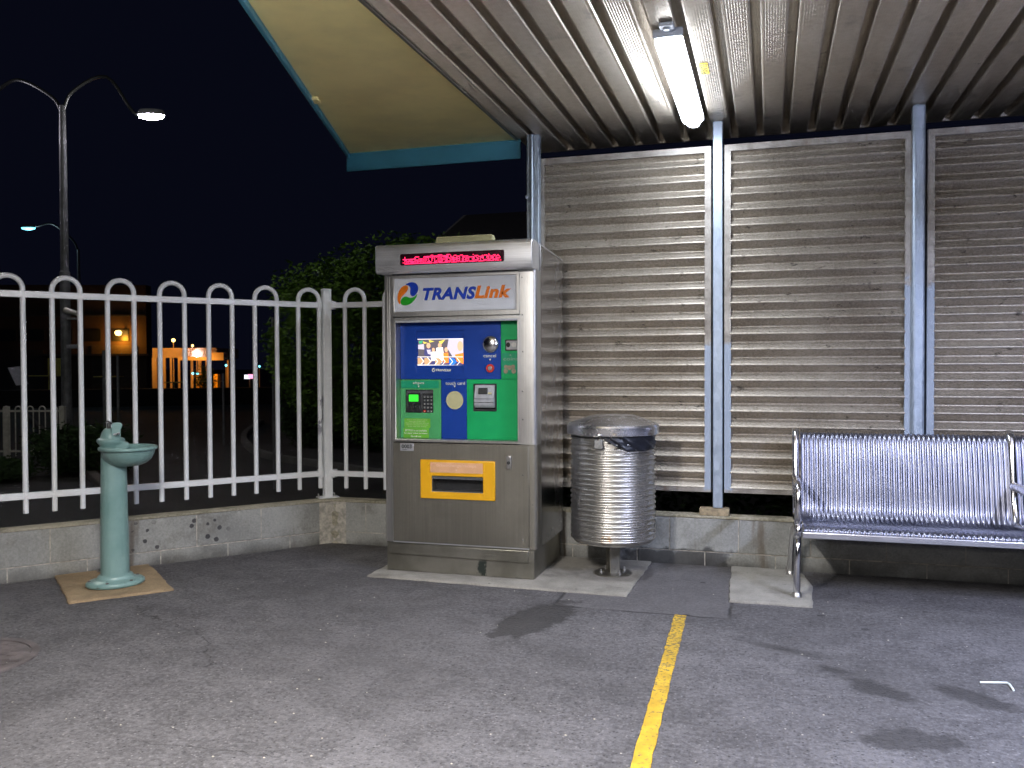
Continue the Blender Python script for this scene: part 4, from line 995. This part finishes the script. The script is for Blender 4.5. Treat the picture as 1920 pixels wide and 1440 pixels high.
cc = MB().box(-14.12, -13.85, 14.50, 14.60, 2.40, 2.44).box(-14.02, -13.80, 14.48, 14.58, 1.80, 1.88).build('camera_bracket', M['head'], s1, bev=.005)
MB().tube([(-14.0, 14.45, 2.60), (-13.70, 14.45, 2.52)], .05, 12, rs=[.06, .045]).build('security_camera', simple('pale_plastic', (.55, .52, .47), .5), s1)
s2 = thing('street_lamp', (-32.3, 34.2, -.6), 'distant thin street lamp with a bluish glowing head at the far left', 'street lamp', 'street lamps')
MB().lathe([(.10, -.6), (.09, 4), (.06, 7.2)], (-32.3, 34.2), 12).build('pole', M['pole'], s2)
arm_lamp(s2, (-32.3, 34.2, 7.1), (-34.72, 33.6, 8.25), .05, 1.05, M['glow_teal'], 1)
plamp((-34.72, 33.6, 7.9), (.6, .9, 1.0), 60, .2, parent=s2)

s3 = thing('street_lamp', (-10.9, 6.9, -.6), 'added unseen street lamp lighting the tree, out past the left end of the fence', 'street lamp', 'street lamps')  # lamp added out of view to light the tree crown
MB().lathe([(.10, -.6), (.09, 3.4), (.06, 6.4)], (-10.9, 6.9), 16).build('pole', M['pole'], s3)
arm_lamp(s3, (-10.9, 6.9, 6.3), (-9.6, 7.4, 6.4), .035, .6, M['glow_white'], 1)
plamp((-9.6, 7.4, 6.25), (.95, .98, .86), 140, .12, parent=s3)

# second hoop fence out by the road
ff = thing('hoop_fence', (-14.6, 13.85, -.45), 'dull white hoop-top fence section far off beside the road', 'fence')
M['dullwhite'] = simple('dull_white_paint', (.50, .47, .43), .6, 0, .15)
fo_ = Vector((-13.79, 14.12)); fd = Vector((-.958, -.287)).normalized()
fence_run(fo_, fd, .11, 8, 3.2, .52, -.30, -.40, .013, .035, ff, M['dullwhite'], start=0, pitch=.122)
MB().obox(tuple(fo_), fd, .10, .10, -.25, .62).build('post', M['dullwhite'], ff); MB().obox(tuple(fo_+fd*1.14), fd, .09, .09, -.6, .62).build('post', M['dullwhite'], ff); MB().obox(tuple(fo_+fd*3.2), fd, .09, .09, -.6, .62).build('post', M['dullwhite'], ff)

def leafmat(name, a, b, tr=.25):
    g = G(name, rough=.7, spec=.2); n = g.noise(2.5, 4, .6); f = g.noise(28, 3, .7)
    g.set(color=g.mix(a, b, (n*.5+f*.5).step(.35, .65))); return g.m
M['leaf'] = leafmat('tree_leaves', (.045, .10, .012), (.13, .24, .03))
M['leaf_dark'] = leafmat('shrub_leaves', (.012, .030, .008), (.035, .065, .018))
M['bark'] = simple('bark', (.09, .07, .05), .9, 0, .3, 8, .5, 40)
def leaves(lobes, n, size, hollow=.55):
    L = np.array([l[:3] for l in lobes]); R = np.array([l[3:6] for l in lobes]); w = (R.prod(1))**.66; w /= w.sum()
    idx = RNG.choice(len(lobes), n, p=w); d = RNG.normal(size=(n, 3)); d /= np.linalg.norm(d, axis=1)[:, None]
    rad = hollow+(1-hollow)*RNG.random(n)**.6
    # clumps: pull each leaf towards a random twig centre
    K = 14*len(lobes); tw = RNG.normal(size=(K, 3)); tw /= np.linalg.norm(tw, axis=1)[:, None]; pick = RNG.integers(0, K, n)
    d = d*.42+tw[pick]*.75; d /= np.linalg.norm(d, axis=1)[:, None]
    lump = 1+.16*np.sin(pick*1.7)
    c = L[idx]+d*(rad*lump)[:, None]*R[idx]+RNG.normal(size=(n, 3))*size*.6
    a = RNG.normal(size=(n, 3)); a[:, 2] *= .5; a /= np.linalg.norm(a, axis=1)[:, None]
    b = np.cross(a, RNG.normal(size=(n, 3))); b /= np.linalg.norm(b, axis=1)[:, None]; up = np.cross(a, b)
    s = size*(.6+.8*RNG.random(n))[:, None]
    v = np.stack([c-a*s, c-b*s*.42+up*s*.10, c+a*s, c+b*s*.42+up*s*.10], 1).reshape(-1, 3)
    return v, np.arange(4*n).reshape(-1, 4)
def foliage(name, lobes, n, size, mat, parent, hollow=.55):
    v, f = leaves(lobes, n, size, hollow); me = bpy.data.meshes.new(name); o3 = ORG[parent] if parent else Vector((0, 0, 0))
    v = v-np.array(o3); me.from_pydata(v.tolist(), [], f.tolist()); me.materials.append(mat)
    o = bpy.data.objects.new(name, me); COL.objects.link(o); o.parent = parent; ORG[o] = o3; return o
tr = thing('leafy_tree', (-5.7, 12.4, -.6), 'large leafy green tree behind the fence and ticket machine', 'tree')
lob = [(-6.35, 11.9, 2.45, .95, .9, .62), (-5.6, 12.2, 2.62, 1.0, 1., .75), (-4.7, 12.6, 2.55, 1.0, 1., .80), (-6.75, 11.7, 1.75, .62, .7, .50), (-6.0, 12.0, 1.65, .8, .8, .60), (-5.2, 12.3, 1.5, .9, .9, .7), (-6.6, 11.75, 1.15, .60, .6, .42), (-5.9, 12.0, .75, .7, .7, .45), (-7.05, 11.6, 1.45, .28, .35, .28), (-4.4, 12.7, 1.2, .8, .8, .8), (-5.2, 12.3, 3.05, .6, .6, .35), (-6.75, 11.65, 2.45, .40, .4, .30)]
foliage('crown', lob, 30000, .044, M['leaf'], tr, .62)
tk = MB().tube([(-5.7, 12.4, -.6), (-5.72, 12.38, .3), (-5.6, 12.3, 1.2), (-5.5, 12.3, 2.4)], .1, 10, rs=[.15, .12, .09, .04])
for a, bq in (((-5.65, 12.35, .9), (-6.7, 11.8, 2.2)), ((-5.6, 12.3, 1.2), (-4.8, 12.6, 2.4)), ((-5.7, 12.35, .6), (-6.5, 11.8, 1.2)), ((-5.6, 12.3, 1.5), (-6.1, 12, 2.7))):
    m_ = (Vector(a)+Vector(bq))/2+Vector((.1, 0, .15)); tk.tube(smoothpath([a, m_, bq], 4), .04, 8)
tk.build('trunk', M['bark'], tr)
def shrub(c, r, n, label, grp='low shrubs beyond the wall', sz=.05, mat='leaf_dark', k=5):
    t_ = thing('shrub', (c[0], c[1], -.6), label, 'shrub', grp); lo = []
    for i in range(k):
        a = random.uniform(0, 6.28); q = random.uniform(0, .6)
        lo.append((c[0]+r[0]*q*cos(a), c[1]+r[1]*q*sin(a), -.6+r[2]*random.uniform(.35, .6), r[0]*.5, r[1]*.5, r[2]*.45))
    foliage('foliage', lo, n, sz, M[mat], t_, .3)
    MB().tube([(c[0], c[1], -.6), (c[0], c[1], -.6+r[2]*.5)], .03, 6).build('stem', M['bark'], t_)
shrub((-11.9, 13.0), (1.3, 1.0, 1.0), 9000, 'dark low bushy shrub at the foot of the street lamp behind the fountain')
shrub((-13.3, 11.9), (1.6, 1.0, .42), 8000, 'dark sprawling shrub below the far dull white fence')
shrub((-10.6, 19.0), (1.5, 1.1, 1.45), 7000, 'dark rounded shrub across the driveway left of the leafy tree', sz=.07)
shrub((-8.7, 18.4), (1.6, 1.1, 1.30), 7000, 'dark rounded shrub directly below the leafy tree', sz=.07)
shrub((-6.4, 16.9), (1.7, 1.2, 1.5), 6000, 'dark shrub seen between the corner fence post and the machine', sz=.07)
kb = MB(); kp = smoothpath([(-17.5, 27.0, 0), (-14.5, 21.5, 0), (-12.0, 18.0, 0), (-10.2, 16.2, 0), (-8.1, 15.0, 0), (-5.5, 13.4, 0), (-2.5, 11.5, 0)], 6)
for i in range(len(kp)-1):
    a, b_ = kp[i], kp[i+1]; dd = (b_-a); kb.obox(((a.x+b_.x)/2, (a.y+b_.y)/2), (dd.x, dd.y), dd.length+.02, .15, -.62, -.47)
tag(kb.build('kerb', simple('dark_kerb', (.10, .095, .09), .85, 0, .2, 4)), kind='structure')
kb = MB().obox((-19.5, 19.5), (-.75, .66), 26, .15, -.62, -.48); tag(kb.build('kerb', simple('far_kerb', (.10, .08, .07), .85)), kind='structure')
# slim poles and sign plates beyond
for (x, y, z1, r, lb2) in ((-13.39, 18.94, 1.24, .030, 'thin dark sign pole standing on the far side of the driveway'), (-7.74, 12.29, 2.2, .022, 'thin bluish pole standing in front of the leafy tree'), (-13.0, 14.4, 1.75, .035, 'slim grey pole close to the right of the street lamp'), (-12.75, 14.5, 1.65, .03, 'second slim grey pole right of the street lamp base')):
    o = MB().lathe([(r, -.6), (r, z1)], (x, y), 10).build('sign_pole', M['pole'], origin=(x, y, -.6)); tag(o, lb2, 'pole')
o = thing('road_sign', (-21.8, 20.6, -.6), 'small tilted white road sign plate at the far left', 'road sign')
MB().add([(-22.05, 20.5, 1.42), (-21.75, 20.65, 1.46), (-21.55, 20.75, .92), (-21.85, 20.6, .88)], [(0, 1, 2, 3)]).add([(-22.06, 20.53, 1.42), (-21.76, 20.68, 1.46), (-21.56, 20.78, .92), (-21.86, 20.63, .88)], [(0, 1, 2, 3)]).build('plate', simple('sign_plate', (.55, .55, .6), .5), o)
MB().lathe([(.03, -.6), (.03, 1.1)], (-21.78, 20.72), 8).build('pole', M['pole'], o)

# long dim building with a sodium lamp on its wall
M['bwall'] = simple('brown_render', (.085, .05, .035), .9, 0, .2, .4); M['bwall2'] = simple('dark_render', (.07, .06, .06), .9, 0, .2, .4)
bA, bB = Vector((-52, 46.5)), Vector((-41.7, 50.22)); bd_ = (bB-bA).normalized(); bn_ = Vector((-bd_.y, bd_.x))
bl = thing('warehouse', (-46, 49, -.6), 'long dim building lit orange by a lamp on its wall', 'building')
MB().obox((bA+bB)/2+bn_*.5, bd_, (bB-bA).length, 1.0, -.6, 7.2).build('wall', M['bwall'], bl)
MB().obox((bA+bB)/2+bd_*2.2-bn_*.25, bd_, 7.2, .5, 2.25, 2.40).build('awning', M['bwall2'], bl)
MB().obox((bA+bB)/2+bd_*-3.5-bn_*.03, bd_, 4.0, .06, -.6, 2.7).build('roller_door', M['bwall2'], bl)
MB().obox(bB-bd_*2.2-bn_*.05, bd_, 3.0, .1, -.6, 3.0).build('loading_door', simple('door_brown', (.10, .07, .05), .8), bl)
for k_ in range(5):
    q_ = bA+bd_*(1.6+k_*1.9)-bn_*.02; MB().obox(q_, bd_, 1.1, .10, 3.3, 4.1).build('window', M['dark'], bl)
MB().obox((bA+bB)/2-bn_*.06, bd_, (bB-bA).length, .14, 5.0, 5.12).build('gutter', M['bwall2'], bl)
lq = Vector((-43.0, 49.30)); lw_ = lq
MB().lathe([(.0, 4.02), (.17, 3.98), (.24, 3.86), (.17, 3.68), (.0, 3.63)], (lq.x, lq.y-.3), 20).build('wall_lamp', M['glow_sodium'], bl)
MB().box(lq.x-.05, lq.x+.05, lq.y-.2, lq.y+1.5, 4.0, 4.08).build('lamp_bracket', M['head'], bl)
plamp((lq.x, lq.y-.10, 3.45), (1.0, .40, .03), 75, .25, parent=bl)
# yellow bench tops / barriers along the yard
M['yard'] = simple('yard_rail_paint', (.55, .42, .12), .6)
yd = [(at_[0], at_[1]) for at_ in ()]
for i, (x, y, L_, z) in enumerate(((-36.6, 40.9, 1.5, .88), (-33.3, 42.4, 1.0, .52), (-31.4, 43.2, 1.2, .58), (-39.6, 39.6, 2.0, .95))):
    o = thing('yard_table', (x, y, -.6), ['yellow lit table top just right of the street lamp pole, highest of the yard tables', 'short low yellow-lit table below the orange lamp', 'yellow-lit table top nearest the columned shelter', 'dim table edge left of the street lamp pole'][i], 'table', 'tables in the yard under the orange lamp')
    MB().obox((x, y), bd_, L_, .6, z, z+.06).build('top', M['yard'], o); MB().obox((x, y), bd_, .08, .08, -.6, z).build('leg', M['yard'], o)
plamp((-36.0, 38.5, 3.6), (1, .55, .12), 60, .2) if False else None
o = thing('notice_board', (-39.6, 40.3, -.6), 'square dull yellow notice board left of the street lamp pole', 'notice board')
MB().obox((-39.75, 40.3), bd_, .95, .08, .95, 2.0).build('board', simple('board_yellow', (.55, .40, .08), .6), o); MB().obox((-39.3, 40.4), bd_, .08, .08, -.6, 1.0).build('leg', M['yard'], o)

# lit columned shelter far off
M['warm'] = simple('far_warm_concrete', (.42, .30, .22), .85, 0, .15, .5)
cs_ = thing('columned_shelter', (-49, 64, -.6), 'far off flat-roofed shelter on columns glowing orange', 'shelter')
sd = Vector((5.04, 1.49)).normalized(); P1, P2 = Vector((-51.4, 62.95)), Vector((-46.4, 64.44))
MB().obox((P1+P2)/2+Vector((-.29, .95))*3, sd, 5.6, 6, 2.30, 3.15).build('roof', M['warm'], cs_)
MB().obox((-47.1, 64.3), sd, 3.9, 3, 2.05, 2.35).build('roof', M['warm'], cs_); MB().obox((-45.7, 64.65), sd, 1.1, 3, 2.05, 2.7).build('parapet', M['warm'], cs_)
for i, (t_, r_) in enumerate(((-.1, .28), (.8, .14), (1.4, .10), (2.1, .10), (2.6, .12), (3.2, .10), (3.9, .16), (4.5, .09), (6.4, .10))):
    q = P1+sd*t_-Vector((-.29, .95))*.0; MB().lathe([(r_, -.6), (r_, 2.3)], (q.x, q.y), 10).build('column', M['warm'], cs_)
for k, (x, y, z, g_, r_) in enumerate(((-51.06, 63.08, 4.3, 'glow_sodium', .13), (-49.85, 63.43, 3.82, 'glow_sodium', .17), (-48.25, 63.9, 3.35, 'glow_sodium', .11), (-47.84, 63.9, 2.55, 'glow_white', .16), (-47.5, 62.9, .93, 'glow_teal', .10), (-47.1, 63.0, .92, 'glow_teal', .12), (-45.43, 64.7, 1.61, 'glow_teal', .10), (-42.62, 65.5, 1.51, 'glow_teal', .09))):
    lbl = ['small orange lamp, leftmost of the lamps above the columned shelter', 'small orange lamp with a lit pole below, above the columned shelter', 'tiny orange lamp just above the shelter roof', 'oval white lamp in front of the shelter roof', 'tiny blue-white light low between the shelter columns, left one', 'tiny blue-white light low between the shelter columns, right one', 'tiny blue light right of the columned shelter', 'tiny white light at the left edge of the leafy tree'][k]
    o = thing('far_lamp', (x, y, -.6), lbl, 'lamp', 'small lamps far across the road')
    MB().lathe([(.0, z+r_), (r_*.8, z+r_*.6), (r_, z), (r_*.8, z-r_*.6), (.0, z-r_)], (x, y), 14).build('globe', M[g_], o); MB().lathe([(.04, -.6), (.04, z-r_)], (x, y), 6).build('pole', M['warm'], o)
plamp((-49.0, 60.5, 3.6), (1, .42, .06), 200, .2, parent=cs_); plamp((-46.0, 61.8, 1.6), (1, .42, .06), 160, .2, parent=cs_); plamp((-51.0, 60.6, 2.6), (1, .5, .1), 60, .2, parent=cs_)
for i, (x, y) in enumerate(((-47.35, 63.6), (-45.95, 64.1))):
    o = MB().box(x-.20, x+.20, y-.2, y+.2, -.6, .85).build('utility_box', simple('box_yellow', (.75, .40, .03), .6)); tag(o, ['upright yellow box between the columns of the far shelter', 'upright yellow box at the right end of the far shelter'][i], 'utility box', 'yellow boxes by the far shelter')
sg_ = thing('lit_sign', (-43.5, 65.2, -.6), 'tiny lit white and pink shop sign far away', 'sign')
MB().box(-43.95, -43.45, 65.2, 65.3, .42, .78).build('sign_face', emis('far_sign_white', (.8, .85, 1), .9), sg_); MB().box(-43.55, -43.10, 65.18, 65.29, .45, .82).build('sign_face', emis('far_sign_pink', (1, .35, .6), .9), sg_); MB().lathe([(.05, -.6), (.05, .5)], (-43.5, 65.35), 6).build('pole', M['pole'], sg_)
shrub((-43.9, 60.0), (1.4, 1.0, 2.2), 1500, 'small orange-lit shrub right of the far columned shelter', 'plants by the far shelter', .09, 'leaf')
# dark banks that close the view under the far lights
hb = MB().obox((-33.5, 36.8), (.82, .57), 34, 1.6, -.6, .30); tag(hb.build('embankment', simple('dark_bank', (.018, .015, .014), .95)), kind='structure')
ba = thing('house', (-8.0, 23.5, -.6), 'dark low house with a gabled roof behind the ticket machine', 'house')
MB().box(-9.0, 4, 22.6, 30, -.6, 3.9).build('wall', simple('house_wall', (.10, .09, .09), .9), ba)
MB().prism([(22.3, 3.9), (22.3, 4.15), (25.5, 5.6), (28.7, 4.15), (28.7, 3.9)], lambda a, b_, d: (d, a, b_+.55), -9.1, 4.2).build('roof', simple('house_roof', (.055, .050, .052), .85), ba)
MB().prism([(22.2, 4.4), (22.2, 4.6), (25.5, 6.15), (25.5, 5.9)], lambda a, b_, d: (d, a, b_), -9.2, -9.1).build('barge_board', simple('barge_board', (.30, .28, .27), .8), ba)
# leafy hedge seen through the gap under the panels
hg = foliage('hedge', [(x * 1.0, 8.6+.3*(i % 2), -.1, .8, .6, .9) for i, x in enumerate(np.arange(-2.5, 6, .8))], 14000, .05, M['leaf_dark'], None, .3)
tag(hg, 'dark hedge behind the corrugated panels, seen through the gap below', 'hedge', kind='stuff')
